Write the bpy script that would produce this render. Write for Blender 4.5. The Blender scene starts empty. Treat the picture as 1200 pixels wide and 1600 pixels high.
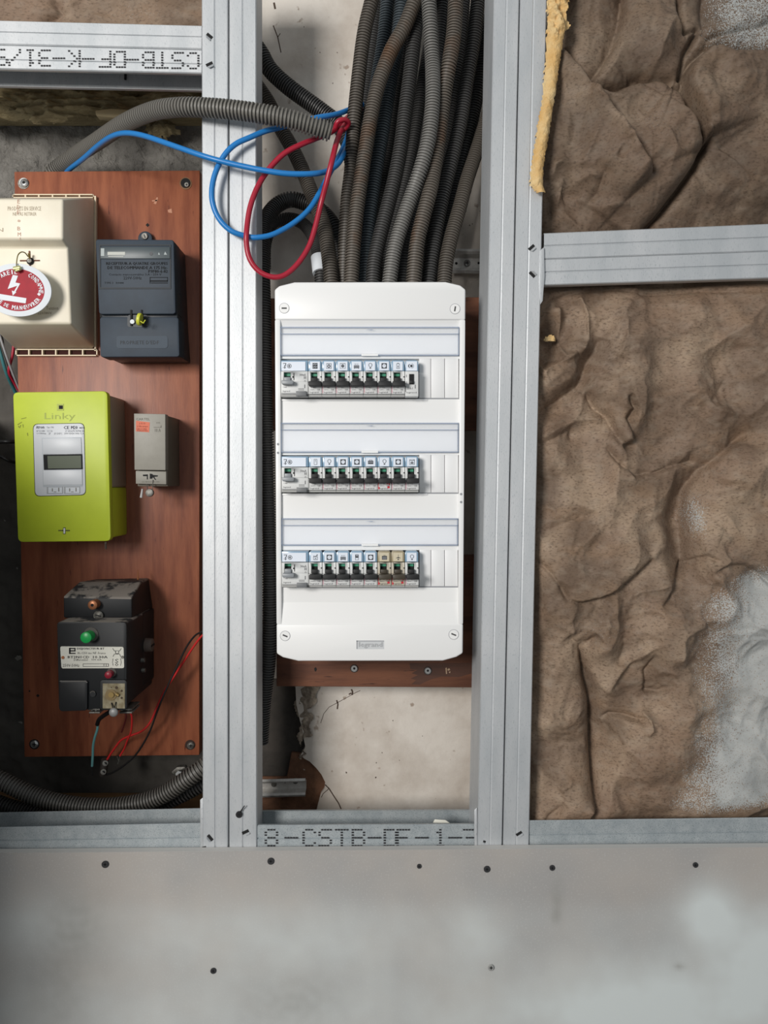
import bpy, bmesh, math, random
import numpy as np
from mathutils import Vector, Matrix
random.seed(7)
C = bpy.context.scene.collection
SC = bpy.context.scene
PI = math.pi

# ------------------------------------------------------------------ camera, world, light, exposure
F, CZ, PITCH = 1200.0, 1.35, math.atan(48 / 1200.0)
cam = bpy.data.cameras.new('camera')
cam.sensor_fit = 'HORIZONTAL'; cam.sensor_width = 36.0; cam.lens = 36.0 * F / 1200.0
cam.clip_start = 0.01; cam.clip_end = 50
camo = bpy.data.objects.new('camera', cam); C.objects.link(camo)
camo.location = (0, 0, CZ); camo.rotation_euler = (PI / 2 - PITCH, 0, 0)
SC.camera = camo

w = bpy.data.worlds.new('world'); SC.world = w; w.use_nodes = True
w.node_tree.nodes['Background'].inputs[0].default_value = (0.90, 0.96, 1.0, 1)
w.node_tree.nodes['Background'].inputs[1].default_value = 0.36
def area(name, loc, target, sx, sy, power, col):
    l = bpy.data.lights.new(name, 'AREA'); l.shape = 'RECTANGLE'; l.size = sx; l.size_y = sy
    l.energy = power; l.color = col
    o = bpy.data.objects.new(name, l); C.objects.link(o); o.location = loc
    o.rotation_euler = (Vector(target) - Vector(loc)).to_track_quat('-Z', 'Y').to_euler()
    return o
area('window_light', (-1.35, -1.45, 1.86), (-0.05, 1.1, 1.45), 0.72, 0.72, 63, (1.0, 0.97, 0.93))
vs = SC.view_settings
vs.view_transform = 'Standard'; vs.look = 'None'; vs.exposure = 0.0; vs.gamma = 1.0; vs.use_curve_mapping = False
SC.cycles.max_bounces = 6; SC.cycles.diffuse_bounces = 4; SC.cycles.transparent_max_bounces = 8

# ------------------------------------------------------------------ helpers
cp, sp = math.cos(PITCH), math.sin(PITCH)
def P(px, py, Y):
    """the world point at distance Y that is seen at pixel px, py"""
    a, b = (px - 600) / F, -(py - 800) / F
    d = Vector((a, cp + b * sp, -sp + b * cp))
    t = Y / d.y
    return Vector((d.x * t, Y, CZ + d.z * t))
def XZ(px, py, Y):
    p = P(px, py, Y); return (p.x, p.z)
def lin(c):
    return tuple(((v / 255) / 12.92 if v / 255 <= .04045 else ((v / 255 + .055) / 1.055) ** 2.4) for v in c) + (1,)

MATS = {}
def mat(name, rgb, rough=.5, metal=0., rgb2=None, vs=40, vmin=.35, vmax=.65, stretch=(1, 1, 1), bump=0., bscale=300, bstretch=None,
        bdist=.002, speck=None, speck_scale=400, speck_at=.62, spec=.5, detail=6):
    m = bpy.data.materials.new(name); m.use_nodes = True; MATS[name] = m
    nt = m.node_tree; N = nt.nodes; L = nt.links; b = N['Principled BSDF']
    b.inputs['Base Color'].default_value = lin(rgb); b.inputs['Roughness'].default_value = rough
    b.inputs['Metallic'].default_value = metal; b.inputs['Specular IOR Level'].default_value = spec
    tc = N.new('ShaderNodeTexCoord'); col = None
    def noise(scale, st, det=detail):
        mp = N.new('ShaderNodeMapping'); mp.inputs['Scale'].default_value = st
        L.new(tc.outputs['Object'], mp.inputs['Vector'])
        n = N.new('ShaderNodeTexNoise'); n.inputs['Scale'].default_value = scale; n.inputs['Detail'].default_value = det
        n.inputs['Roughness'].default_value = .62
        L.new(mp.outputs[0], n.inputs['Vector']); return n.outputs['Fac']
    def ramp(fac, lo, hi):
        r = N.new('ShaderNodeMapRange'); r.inputs[1].default_value = lo; r.inputs[2].default_value = hi
        L.new(fac, r.inputs[0]); return r.outputs[0]
    def mix(fac, a, bb):
        x = N.new('ShaderNodeMix'); x.data_type = 'RGBA'; L.new(fac, x.inputs[0])
        for k, v in ((6, a), (7, bb)):
            if isinstance(v, tuple): x.inputs[k].default_value = v
            else: L.new(v, x.inputs[k])
        return x.outputs[2]
    if rgb2: col = mix(ramp(noise(vs, stretch), vmin, vmax), lin(rgb), lin(rgb2))
    if speck:
        col = mix(ramp(noise(speck_scale, stretch, 3), speck_at, speck_at + .06), col or lin(rgb), lin(speck))
    if col: L.new(col, b.inputs['Base Color'])
    if bump:
        bp = N.new('ShaderNodeBump'); bp.inputs['Strength'].default_value = bump; bp.inputs['Distance'].default_value = bdist
        L.new(noise(bscale, bstretch or stretch), bp.inputs['Height']); L.new(bp.outputs[0], b.inputs['Normal'])
    m['mix'] = 0
    return m

def tag(o, label=None, cat=None, group=None, kind=None):
    if label: o['label'] = label
    if cat: o['category'] = cat
    if group: o['group'] = group
    if kind: o['kind'] = kind
    return o
def thing(name, label, cat, loc, group=None):
    o = bpy.data.objects.new(name, None); C.objects.link(o); o.location = loc; o.empty_display_size = .02
    return tag(o, label, cat, group)
def wloc(o):
    v = Vector((0, 0, 0))
    while o is not None: v += o.location; o = o.parent
    return v
def obj(name, bm, m, parent=None, bev=0, seg=2, smooth=False, ang=30):
    """links a bmesh built in world coordinates as ONE mesh object, its origin at its parent or at its own base"""
    bmesh.ops.remove_doubles(bm, verts=bm.verts, dist=1e-6)
    if bev:
        bmesh.ops.recalc_face_normals(bm, faces=bm.faces)
        es = [e for e in bm.edges if len(e.link_faces) == 2 and e.calc_face_angle(0) > math.radians(ang)]
        bmesh.ops.bevel(bm, geom=es, offset=bev, segments=seg, profile=.5, affect='EDGES', clamp_overlap=True)
    bmesh.ops.recalc_face_normals(bm, faces=bm.faces)
    if parent is not None: off = wloc(parent)
    else:
        vs_ = [v.co for v in bm.verts]
        off = Vector(((min(v.x for v in vs_) + max(v.x for v in vs_)) / 2, (min(v.y for v in vs_) + max(v.y for v in vs_)) / 2, min(v.z for v in vs_)))
    bmesh.ops.translate(bm, verts=bm.verts, vec=-off)
    me = bpy.data.meshes.new(name); bm.to_mesh(me); bm.free()
    for x in (m if isinstance(m, (list, tuple)) else [m]): me.materials.append(x)
    if smooth or bev:
        me.polygons.foreach_set('use_smooth', [True] * len(me.polygons))
        try: me.set_sharp_from_angle(angle=math.radians(40 if not smooth else 60))
        except Exception: pass
    o = bpy.data.objects.new(name, me); C.objects.link(o)
    if parent is not None: o.parent = parent
    else: o.location = off
    return o
def copy_tree(o, parent, dvec=None):
    c = o.copy(); C.objects.link(c); c.parent = parent
    if parent is None and dvec is not None: c.location = o.location + dvec
    for ch in list(o.children): copy_tree(ch, c)
    return c

def prism_w(bm, front, back, mi=0):
    """solid between two world polygons with the same number of points"""
    a = [bm.verts.new(p) for p in front]; b = [bm.verts.new(p) for p in back]
    n = len(a); fs = [bm.faces.new(a), bm.faces.new(list(reversed(b)))]
    for i in range(n): fs.append(bm.faces.new((a[i], b[i], b[(i + 1) % n], a[(i + 1) % n])))
    for f in fs: f.material_index = mi
def prism(bm, pts, y0, y1, mi=0, yref=None):
    """polygon in photo pixels at distance y0, carried straight back to y1"""
    w_ = [P(x, y, yref or y0) for x, y in pts]
    prism_w(bm, [(v.x, y0, v.z) for v in w_], [(v.x, y1, v.z) for v in w_], mi)
def rect(x0, y0, x1, y1): return [(x0, y0), (x1, y0), (x1, y1), (x0, y1)]
def rrect(x0, y0, x1, y1, r, n=5):
    out = []
    for cx, cy, a0 in ((x1 - r, y0 + r, -90), (x1 - r, y1 - r, 0), (x0 + r, y1 - r, 90), (x0 + r, y0 + r, 180)):
        for i in range(n):
            a = math.radians(a0 + 90 * i / (n - 1)); out.append((cx + r * math.cos(a), cy + r * math.sin(a)))
    return out
def rquad(q, r, n=5):
    """rounded quadrilateral from four pixel corners (tl, tr, br, bl)"""
    out = []
    for i in range(4):
        p, a, b = Vector(q[i]), Vector(q[i - 1]), Vector(q[(i + 1) % 4])
        da, db = (a - p).normalized() * r, (b - p).normalized() * r
        for k in range(n):
            t = k / (n - 1)
            out.append(tuple(p + da * (1 - t) ** 2 + db * t ** 2))
    return out
def box(bm, x0, y0, x1, y1, Y0, Y1, mi=0): prism(bm, rect(x0, y0, x1, y1), Y0, Y1, mi)
def wbox(bm, x0, x1, y0, y1, z0, z1, mi=0):
    prism_w(bm, [(x0, y0, z0), (x1, y0, z0), (x1, y0, z1), (x0, y0, z1)], [(x0, y1, z0), (x1, y1, z0), (x1, y1, z1), (x0, y1, z1)], mi)
def cyl(bm, p0, p1, r0, r1=None, n=16, mi=0, cap0=True, cap1=True):
    p0, p1 = Vector(p0), Vector(p1); r1 = r0 if r1 is None else r1
    d = (p1 - p0).normalized(); u = d.orthogonal().normalized(); v = d.cross(u)
    A = [bm.verts.new(p0 + (u * math.cos(2 * PI * i / n) + v * math.sin(2 * PI * i / n)) * r0) for i in range(n)]
    B = [bm.verts.new(p1 + (u * math.cos(2 * PI * i / n) + v * math.sin(2 * PI * i / n)) * r1) for i in range(n)]
    for i in range(n): bm.faces.new((A[i], A[(i + 1) % n], B[(i + 1) % n], B[i])).material_index = mi
    if cap0: bm.faces.new(list(reversed(A))).material_index = mi
    if cap1: bm.faces.new(B).material_index = mi
def disc(bm, px, py, r, Y0, Y1, n=20, mi=0, r1=None):
    c = P(px, py, Y0); s = Y0 / F
    cyl(bm, c, c + Vector((0, Y1 - Y0, 0)), r * s, (r1 if r1 is not None else r) * s, n, mi)
def dense(pts, step):
    """Catmull-Rom through the points, resampled at equal steps"""
    p = [np.array(q, float) for q in pts]; p = [2 * p[0] - p[1]] + p + [2 * p[-1] - p[-2]]
    out = []
    for i in range(1, len(p) - 2):
        for k in range(24):
            t = k / 24; a, b, c, d = p[i - 1], p[i], p[i + 1], p[i + 2]
            out.append(.5 * (2 * b + (c - a) * t + (2 * a - 5 * b + 4 * c - d) * t * t + (3 * b - a - 3 * c + d) * t ** 3))
    out.append(p[-2]); out = np.array(out)
    for _ in range(3): out[1:-1] = .25 * out[:-2] + .5 * out[1:-1] + .25 * out[2:]
    s = np.concatenate([[0], np.cumsum(np.linalg.norm(np.diff(out, axis=0), axis=1))])
    n = max(2, int(round(s[-1] / step))); q = np.linspace(0, s[-1], n + 1)
    return np.stack([np.interp(q, s, out[:, k]) for k in range(3)], 1)
def sweep(bm, path, radii, n=12, cap=True, mi=0):
    path = np.asarray(path); T = np.gradient(path, axis=0); T /= np.linalg.norm(T, axis=1)[:, None]
    u = Vector(T[0]).orthogonal().normalized(); rings = []
    ca = [(math.cos(2 * PI * i / n), math.sin(2 * PI * i / n)) for i in range(n)]
    for p, t, r in zip(path, T, radii):
        t = Vector(t); u = (u - t * u.dot(t)).normalized(); v = t.cross(u); p = Vector(p)
        rings.append([bm.verts.new(p + (u * c + v * s) * r) for c, s in ca])
    for a, b in zip(rings[:-1], rings[1:]):
        for i in range(n): bm.faces.new((a[i], a[(i + 1) % n], b[(i + 1) % n], b[i])).material_index = mi
    if cap: bm.faces.new(list(reversed(rings[0]))).material_index = mi; bm.faces.new(rings[-1]).material_index = mi
def px_path(pts): return [tuple(P(*q)) for q in pts]
def wire(name, pts, r, m, label=None, cat='wire', parent=None, group=None, step=.004, n=10):
    bm = bmesh.new(); d = dense(px_path(pts), step); sweep(bm, d, [r] * len(d), n)
    o = obj(name, bm, m, parent, smooth=True)
    return tag(o, label, cat if label else None, group)
def conduit(pts, r, m, label, pitch=.0037, name='corrugated_conduit', group=None, open_end=False, parent=None):
    bm = bmesh.new(); f = dense(px_path(pts), pitch / 10); n = (len(f) - 1) // 10
    d = np.array([f[10 * k + i] for k in range(n) for i in (0, 4, 5, 9)]); rr = [r * q for k in range(n) for q in (1, 1, .77, .77)]
    sweep(bm, d, rr, 14, cap=not open_end)
    if open_end:   # the hollow bore seen at the cut end
        e = d[-14:][::-1]; sweep(bm, e, [r * .8] + [r * .70] * (len(e) - 1), 14)
    o = obj(name, bm, m, parent)
    o.data.polygons.foreach_set('use_smooth', [True] * len(o.data.polygons)); o.data.set_sharp_from_angle(angle=math.radians(35))
    return tag(o, label, 'conduit' if label else None, group)

# flat lettering: real mesh letters lying on the surface
def text_polys(s, bold=False):
    c = bpy.data.curves.new('lettering', 'FONT'); c.body = s; c.resolution_u = 1; c.size = 1
    o = bpy.data.objects.new('lettering', c)
    me = bpy.data.meshes.new_from_object(o)
    vs_ = [(v.co.x, v.co.y) for v in me.vertices]; fs = [tuple(p.vertices) for p in me.polygons]
    bpy.data.objects.remove(o); bpy.data.curves.remove(c); bpy.data.meshes.remove(me)
    return vs_, fs
TCACHE = {}
def letters(bm, s, x0, y0, x1, y1, Y, bold=False, **k):
    if bold:   # heavier strokes: the letter laid down twice
        w_ = (y1 - y0) * .045
        letters_(bm, s, x0 + w_, y0, x1 + w_, y1, Y, **k); letters_(bm, s, x0 - w_, y0, x1 - w_, y1, Y - .00006, **k)
    else: letters_(bm, s, x0, y0, x1, y1, Y, **k)
def letters_(bm, s, x0, y0, x1, y1, Y, bold=False, flip=False, mi=0, rot=0, thick=.00015):
    """s fitted into the pixel box on the plane at distance Y"""
    if (s, bold) not in TCACHE: TCACHE[(s, bold)] = text_polys(s, bold)
    vs_, fs = TCACHE[(s, bold)]
    if not vs_: return
    xs = [v[0] for v in vs_]; ys = [v[1] for v in vs_]
    ax, bx, ay, by = min(xs), max(xs), min(ys), max(ys)
    cx, cy = (x0 + x1) / 2, (y0 + y1) / 2; ca, sa = math.cos(rot), math.sin(rot); out = []
    for x, y in vs_:
        u = ((x - ax) / max(bx - ax, 1e-6) - .5) * (x1 - x0); v = (.5 - (y - ay) / max(by - ay, 1e-6)) * (y1 - y0)
        if flip: u, v = -u, -v
        p = P(cx + u * ca - v * sa, cy + u * sa + v * ca, Y); out.append(bm.verts.new(p))
    for f in fs:
        try: bm.faces.new([out[i] for i in f]).material_index = mi
        except ValueError: pass
def printed(name, lines, Y, m, parent, bold=False):
    bm = bmesh.new()
    for l in lines: letters(bm, *l[:5], Y, bold=bold, **(l[5] if len(l) > 5 else {}))
    return obj(name, bm, m, parent)
def screw(parent, px, py, Y, r, m, name='screw', slot='cross', dark=None):
    bm = bmesh.new(); s = Y / F
    disc(bm, px, py, r, Y - .0012, Y, 20)
    disc(bm, px, py, r * .82, Y - .0026, Y - .0012, 20, r1=r * .98)
    o = obj(name, bm, m, parent, smooth=True)
    b2 = bmesh.new()
    if slot == 'cross':
        box(b2, px - r * .5, py - r * .13, px + r * .5, py + r * .13, Y - .0028, Y - .0022); box(b2, px - r * .13, py - r * .5, px + r * .13, py + r * .5, Y - .0028, Y - .0022)
    elif slot == 'hex': disc(b2, px, py, r * .38, Y - .0029, Y - .0022, 6)
    else:
        a = slot; u = (math.cos(a) * r * .62, math.sin(a) * r * .62); v = (-math.sin(a) * r * .11, math.cos(a) * r * .11)
        prism(b2, [(px - u[0] - v[0], py - u[1] - v[1]), (px + u[0] - v[0], py + u[1] - v[1]), (px + u[0] + v[0], py + u[1] + v[1]), (px - u[0] + v[0], py - u[1] + v[1])], Y - .0029, Y - .0022)
    obj('screw_slot', b2, dark or M_dark, o)
    return o
# dot-matrix stencil characters
DOT = {'C': '01110 10001 10000 10000 10000 10001 01110', 'S': '01111 10000 10000 01110 00001 00001 11110', 'T': '11111 00100 00100 00100 00100 00100 00100',
       'B': '11110 10001 10001 11110 10001 10001 11110', 'D': '11110 10001 10001 10001 10001 10001 11110', 'F': '11111 10000 10000 11110 10000 10000 10000',
       'K': '10001 10010 10100 11000 10100 10010 10001', '3': '11110 00001 00001 01110 00001 00001 11110', '1': '00100 01100 00100 00100 00100 00100 01110',
       '/': '00001 00001 00010 00100 01000 10000 10000', '9': '01110 10001 10001 01111 00001 00001 01110', '-': '00000 00000 00000 11111 00000 00000 00000',
       '8': '01110 10001 10001 01110 10001 10001 01110', '5': '11111 10000 11110 00001 00001 10001 01110', ' ': '00000 00000 00000 00000 00000 00000 00000'}
def dotmatrix(bm, items, Y, cw, chh, flip, dw=.8, dh=.5):
    """items: (character, centre x, centre y); every dot is a thin printed dash"""
    for ch, cx, cy in items:
        for r_, row in enumerate(DOT[ch].split()):
            for c_, bit in enumerate(row):
                if bit != '1': continue
                u = ((c_ + .5) / 5 - .5) * cw; v = ((r_ + .5) / 7 - .5) * chh
                if flip: u, v = -u, -v
                hw, hh = cw / 10 * dw, chh / 14 * dh * 2 * .5 + .25
                vs_ = [bm.verts.new(P(cx + u + a, cy + v + b, Y)) for a, b in ((-hw, -hh), (hw, -hh), (hw, hh), (-hw, hh))]
                bm.faces.new(vs_)

# ------------------------------------------------------------------ materials
M_dark = mat('dark_recess', (18, 18, 19), .8)
M_steel = mat('galvanised_steel', (206, 208, 210), .5, .42, (190, 194, 197), vs=26, stretch=(1, 1, .25), bump=.25, bscale=900, bdist=.0006, speck=(176, 181, 184), speck_scale=900, speck_at=.60)
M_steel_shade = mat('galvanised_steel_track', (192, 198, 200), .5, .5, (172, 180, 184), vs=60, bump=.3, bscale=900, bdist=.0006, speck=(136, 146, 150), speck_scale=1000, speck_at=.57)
M_zinc = mat('bright_zinc', (190, 190, 188), .35, .8)
M_oldzinc = mat('dull_zinc', (140, 138, 132), .5, .6, (96, 92, 86), vs=200)
M_ink = mat('black_ink', (32, 32, 36), .7)
M_greyink = mat('grey_ink', (120, 116, 108), .7)
M_faintink = mat('faded_red_ink', (205, 170, 150), .8)
M_plaster = mat('old_plaster', (226, 218, 208), .85, 0, (198, 187, 175), vs=11, vmin=.40, vmax=.68, bump=.35, bscale=60, bdist=.003, speck=(170, 154, 140), speck_scale=48, speck_at=.66)
M_mortar = mat('grey_mortar', (158, 154, 147), .95, 0, (112, 109, 104), vs=16, bump=.9, bscale=70, bdist=.012, speck=(150, 146, 139), speck_scale=90, speck_at=.66)
M_render = mat('dark_render', (84, 78, 72), .95, 0, (62, 58, 54), vs=20, bump=.5, bscale=60, bdist=.006)
M_terra = mat('terracotta_block', (140, 100, 76), .95, 0, (104, 74, 56), vs=30, bump=.7, bscale=90, bdist=.006)
M_board = mat('varnished_plywood', (162, 96, 66), .45, 0, (126, 67, 46), vs=22, stretch=(2.6, 1, .35), bump=.12, bscale=120, bstretch=(5, 1, .4), bdist=.001, speck=(92, 44, 32), speck_scale=75, speck_at=.66)
M_plank = mat('brown_plank', (122, 78, 56), .7, 0, (88, 54, 40), vs=18, stretch=(.35, 1, 3), bump=.2, bscale=100, bstretch=(.3, 1, 4), bdist=.001, speck=(66, 40, 30), speck_scale=60, speck_at=.64)
M_white = mat('white_plastic', (240, 240, 239), .38)
M_white2 = mat('white_plastic_plate', (238, 238, 238), .42)
M_flap_back = mat('label_strip_paper', (250, 251, 253), .5)
M_cream = mat('cream_plastic', (242, 234, 214), .45, 0, (234, 224, 202), vs=14, speck=(200, 178, 150), speck_scale=110, speck_at=.74)
M_creamrim = mat('cream_rim', (232, 214, 184), .5)
M_blue = mat('slate_blue_plastic', (44, 58, 72), .6, 0, (36, 48, 61), vs=25)
M_bluedk = mat('slate_blue_base', (36, 42, 50), .45)
M_lime = mat('lime_plastic', (190, 206, 48), .45, 0, (180, 196, 44), vs=12)
M_limetext = mat('lime_emboss', (150, 164, 30), .5)
M_greybody = mat('grey_meter_side', (150, 142, 126), .5)
M_pale = mat('pale_grey_plastic', (205, 208, 212), .4)
M_pale2 = mat('pale_grey_plate', (190, 195, 200), .35)
M_lcd = mat('green_display', (66, 76, 52), .5)
M_mod = mat('warm_grey_plastic', (156, 152, 142), .5, 0, (146, 142, 132), vs=40)
M_modside = mat('warm_grey_side', (112, 104, 92), .6)
M_sticker = mat('orange_red_sticker', (214, 112, 82), .6)
M_bake = mat('black_bakelite', (24, 26, 29), .55, 0, (18, 20, 23), vs=30)
M_dust = mat('dusty_bakelite', (44, 44, 46), .7, 0, (138, 130, 122), vs=36, vmin=.44, vmax=.52)
M_plate = mat('enamel_plate', (222, 220, 208), .4)
M_green = mat('green_button', (28, 160, 78), .35)
M_red = mat('red_button', (140, 30, 48), .4)
M_copper = mat('copper_terminal', (176, 116, 80), .4, .5)
M_gauge = mat('aged_window_card', (168, 160, 136), .3, 0, (120, 106, 78), vs=90)
M_tagred = mat('red_tag_print', (172, 22, 42), .65, 0, (154, 18, 38), vs=40)
M_tagwhite = mat('white_tag_plastic', (226, 231, 236), .55)
M_brass = mat('brass', (150, 128, 70), .45, .5)
M_yellow = mat('yellow_seal', (214, 216, 70), .4)
M_bluewire = mat('blue_insulation', (34, 124, 196), .35)
M_redwire = mat('red_insulation', (168, 30, 52), .35)
M_redthin = mat('bright_red_insulation', (206, 44, 44), .4)
M_blackwire = mat('black_insulation', (30, 29, 29), .4)
M_teal = mat('turquoise_insulation', (110, 168, 168), .4)
M_whitewire = mat('white_insulation', (206, 204, 204), .4)
M_cond = [mat('grey_conduit', (98, 95, 90), .5), mat('dark_conduit', (68, 67, 66), .5), mat('rust_stained_conduit', (98, 91, 83), .55, 0, (104, 78, 58), vs=11, vmin=.50, vmax=.64),
          mat('bluish_conduit', (72, 80, 85), .5), mat('brownish_conduit', (88, 82, 75), .5), mat('light_grey_conduit', (118, 116, 112), .5)]
M_gyps = mat('plasterboard_paper', (172, 170, 167), .8)
M_wool = mat('yellow_glass_wool', (236, 208, 156), .95, 0, (218, 172, 104), vs=30, bump=.8, bscale=120, bdist=.006)
M_rock = mat('mineral_wool', (184, 168, 130), .95, 0, (128, 114, 84), vs=24, stretch=(.4, 1, 2.2), bump=.9, bscale=60, bstretch=(.5, 1, 2.5), bdist=.01)
# ------------------------------------------------------------------ setting: walls and floor
def pzx(px, py, Y): return P(px, py, Y)
def gnoise(x, y, seed=0):
    rs = np.random.RandomState(seed); perm = rs.permutation(512); ang = rs.rand(512) * 2 * PI
    xi = np.floor(x).astype(int); yi = np.floor(y).astype(int); fx, fy = x - xi, y - yi
    def g(i, j):
        h = perm[(perm[(i) & 511] + j) & 511]; a = ang[h]
        return np.cos(a) * (x - i) + np.sin(a) * (y - j)
    u = fx ** 3 * (fx * (fx * 6 - 15) + 10); v = fy ** 3 * (fy * (fy * 6 - 15) + 10)
    n0 = g(xi, yi) * (1 - u) + g(xi + 1, yi) * u; n1 = g(xi, yi + 1) * (1 - u) + g(xi + 1, yi + 1) * u
    return (n0 * (1 - v) + n1 * v) * 1.4
def fbm(x, y, seed, octs=4, gain=.5, ridge=False):
    s = 0; a = 1; k = 1
    for o in range(octs):
        n = gnoise(x * k, y * k, seed + o)
        s = s + a * ((1 - np.abs(n) * 2) if ridge else n); a *= gain; k *= 2.03
    return s
def sstep(a, b, x):
    t = np.clip((x - a) / (b - a), 0, 1); return t * t * (3 - 2 * t)
def grid_obj(name, x0, y0, x1, y1, step, Y, hfun, m, parent=None, attrs=None, mask=None, warp=None):
    """a real height field over the plane at Y: hfun gives metres towards the room for every sample"""
    nx = int((x1 - x0) / step) + 1; ny = int((y1 - y0) / step) + 1
    gx, gy = np.meshgrid(np.linspace(x0, x1, nx), np.linspace(y0, y1, ny))
    h = hfun(gx, gy)
    a, b = (gx - 600) / F, -(gy - 800) / F
    dy = cp + b * sp; t = Y / dy
    co = np.stack([a * t, Y - h, CZ + (-sp + b * cp) * t], -1).reshape(-1, 3)
    idx = np.arange(nx * ny).reshape(ny, nx)
    q = np.stack([idx[:-1, :-1], idx[1:, :-1], idx[1:, 1:], idx[:-1, 1:]], -1)
    if mask is not None:
        mk = mask(gx, gy); mk = mk[:-1, :-1] & mk[1:, :-1] & mk[1:, 1:] & mk[:-1, 1:]; q = q[mk]
    q = q.reshape(-1, 4)
    used = np.unique(q); re = np.zeros(nx * ny, int); re[used] = np.arange(len(used)); q = re[q]; co = co[used]
    off = np.array(wloc(parent)) if parent is not None else np.array([(co[:, 0].min() + co[:, 0].max()) / 2, Y, co[:, 2].min()])
    co = co - off
    me = bpy.data.meshes.new(name)
    me.vertices.add(len(co)); me.vertices.foreach_set('co', co.ravel())
    me.loops.add(q.size); me.loops.foreach_set('vertex_index', q.ravel().astype(np.int32))
    me.polygons.add(len(q)); me.polygons.foreach_set('loop_start', np.arange(0, q.size, 4, dtype=np.int32))
    me.update(calc_edges=True); me.validate()
    me.polygons.foreach_set('use_smooth', [True] * len(me.polygons))
    for k, f in (attrs or {}).items():
        at = me.attributes.new(k, 'FLOAT', 'POINT'); at.data.foreach_set('value', f(gx, gy).ravel()[used].astype(np.float32))
    me.materials.append(m)
    o = bpy.data.objects.new(name, me); C.objects.link(o)
    if parent is not None: o.parent = parent
    else: o.location = off
    return o
def structure(name, bm, m, **k):
    o = obj(name, bm, m, **k); o['kind'] = 'structure'; return o

M_lowgrey = mat('shade_wall_grey', (118, 114, 108), .95, 0, (96, 92, 88), vs=12)
YL, YM, YR = 1.235, 1.186, 1.19
bm = bmesh.new(); wbox(bm, -1.6, 1.6, -2.6, 1.40, -.1, 0); structure('floor', bm, mat('concrete_floor', (92, 88, 84), .9, 0, (74, 71, 68), vs=6))
xl = P(395, 800, 1.186).x; xr = P(790, 800, 1.186).x
bm = bmesh.new(); wbox(bm, -1.6, xl, YL + .012, YL + .16, 0, 2.6); wl = structure('wall_left', bm, M_mortar)
bm = bmesh.new(); wbox(bm, xl, xr, YM + .002, YL + .16, 0, 2.6); wb = structure('wall_back', bm, M_render)
bm = bmesh.new(); wbox(bm, xr, 1.6, YR, YL + .16, 0, 2.6); structure('wall_right', bm, M_mortar)
# half-height wall added out of view on the left, shading the meter bay
bm = bmesh.new(); wbox(bm, -.78, -.63, .44, YL, 0, 1.45); structure('added_shade_wall', bm, M_lowgrey)
# rough mortar seen between the insulation and the meter board
o = grid_obj('mortar_face', -60, 120, 400, 330, 2.5, YL + .008, lambda x, y: .006 * fbm(x / 40, y / 40, 3, 5) + .004 * np.maximum(0, fbm(x / 16, y / 16, 9, 3)), M_mortar, wl)
M_lowrender = mat('smooth_render_shaded', (92, 88, 82), .9, 0, (72, 68, 64), vs=9, bump=.3, bscale=40, bdist=.006)  # darker tone stands in for the shade on the bay's lower wall
o = grid_obj('render_face', -60, 331, 400, 1345, 5, YL + .008, lambda x, y: .005 * fbm(x / 60, y / 60, 23, 4) + .003 * fbm(x / 20, y / 20, 29, 3, ridge=True) - .002, M_lowrender, wl)
# plaster coat of the middle bay, its lower left corner broken off
edge = [(398, -40), (792, -40), (792, 1300), (488, 1300), (495, 1264), (501, 1240), (507, 1232), (508, 1222), (502, 1210), (494, 1200), (484, 1190), (475, 1185), (470, 1180), (477, 1167), (472, 1140), (468, 1123), (463, 1100), (461, 1060), (398, 1060)]
bm = bmesh.new(); prism(bm, edge, 1.170, YM); obj('plaster_coat', bm, M_plaster, wb)
bm = bmesh.new(); prism(bm, [(455, 1176), (470, 1178), (478, 1186), (496, 1198), (511, 1220), (510, 1234), (505, 1262), (500, 1275), (440, 1275), (404, 1275), (404, 1215), (448, 1215)], 1.178, YM + .001); obj('terracotta_patch', bm, M_terra, wb, bev=.002)
M_rough = mat('crumbled_plaster_edge', (206, 190, 170), .95, 0, (140, 126, 112), vs=70, bump=.9, bscale=150, bdist=.006)
o = grid_obj('crumbled_edge', 452, 1066, 512, 1200, 1.6, 1.176,
             lambda x, y: .010 * sstep(460, 480, x + 8 * gnoise(x / 9, y / 9, 4)) + .004 * fbm(x / 12, y / 12, 5, 4),
             M_rough, wb, mask=lambda x, y: (x - 462 - 10 * gnoise(y / 14, y / 40, 2) > (y - 1066) * .06) & (x < 500 - (y - 1066) * .20 + 14 * gnoise(y / 18, x / 18, 8)))
M_crack = mat('crack_brown', (84, 68, 58), .95)  # brown of the cracks and chipped pits in the plaster
def crack(pts, wpx, Y=1.1698):
    bm = bmesh.new()
    for (x0, y0), (x1, y1) in zip(pts[:-1], pts[1:]):
        d = Vector((x1 - x0, y1 - y0)).normalized(); nx, ny = -d.y * wpx / 2, d.x * wpx / 2
        prism(bm, [(x0 - nx, y0 - ny), (x1 - nx, y1 - ny), (x1 + nx, y1 + ny), (x0 + nx, y0 + ny)], Y, Y + .003)
    return obj('crack', bm, M_crack, wb)
crack([(508, 1226), (514, 1232), (523, 1246), (529, 1255), (533, 1264)], 1.8)
crack([(502, 1246), (505, 1240), (511, 1235), (514, 1232)], 1.0)
crack([(501, 1130), (506, 1115), (514, 1105), (527, 1098), (540, 1091), (556, 1082), (563, 1079)], .8)
crack([(526, 1094), (528, 1100), (527, 1108)], 2.2); crack([(549, 1077), (551, 1081), (550, 1086)], 2.4); crack([(545, 1085), (549, 1083)], 2)
crack([(427, 40), (434, 58), (439, 82)], 1.6); crack([(434, 58), (438, 52)], 1)
crack([(428, 4), (430, 14)], 3)
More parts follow.
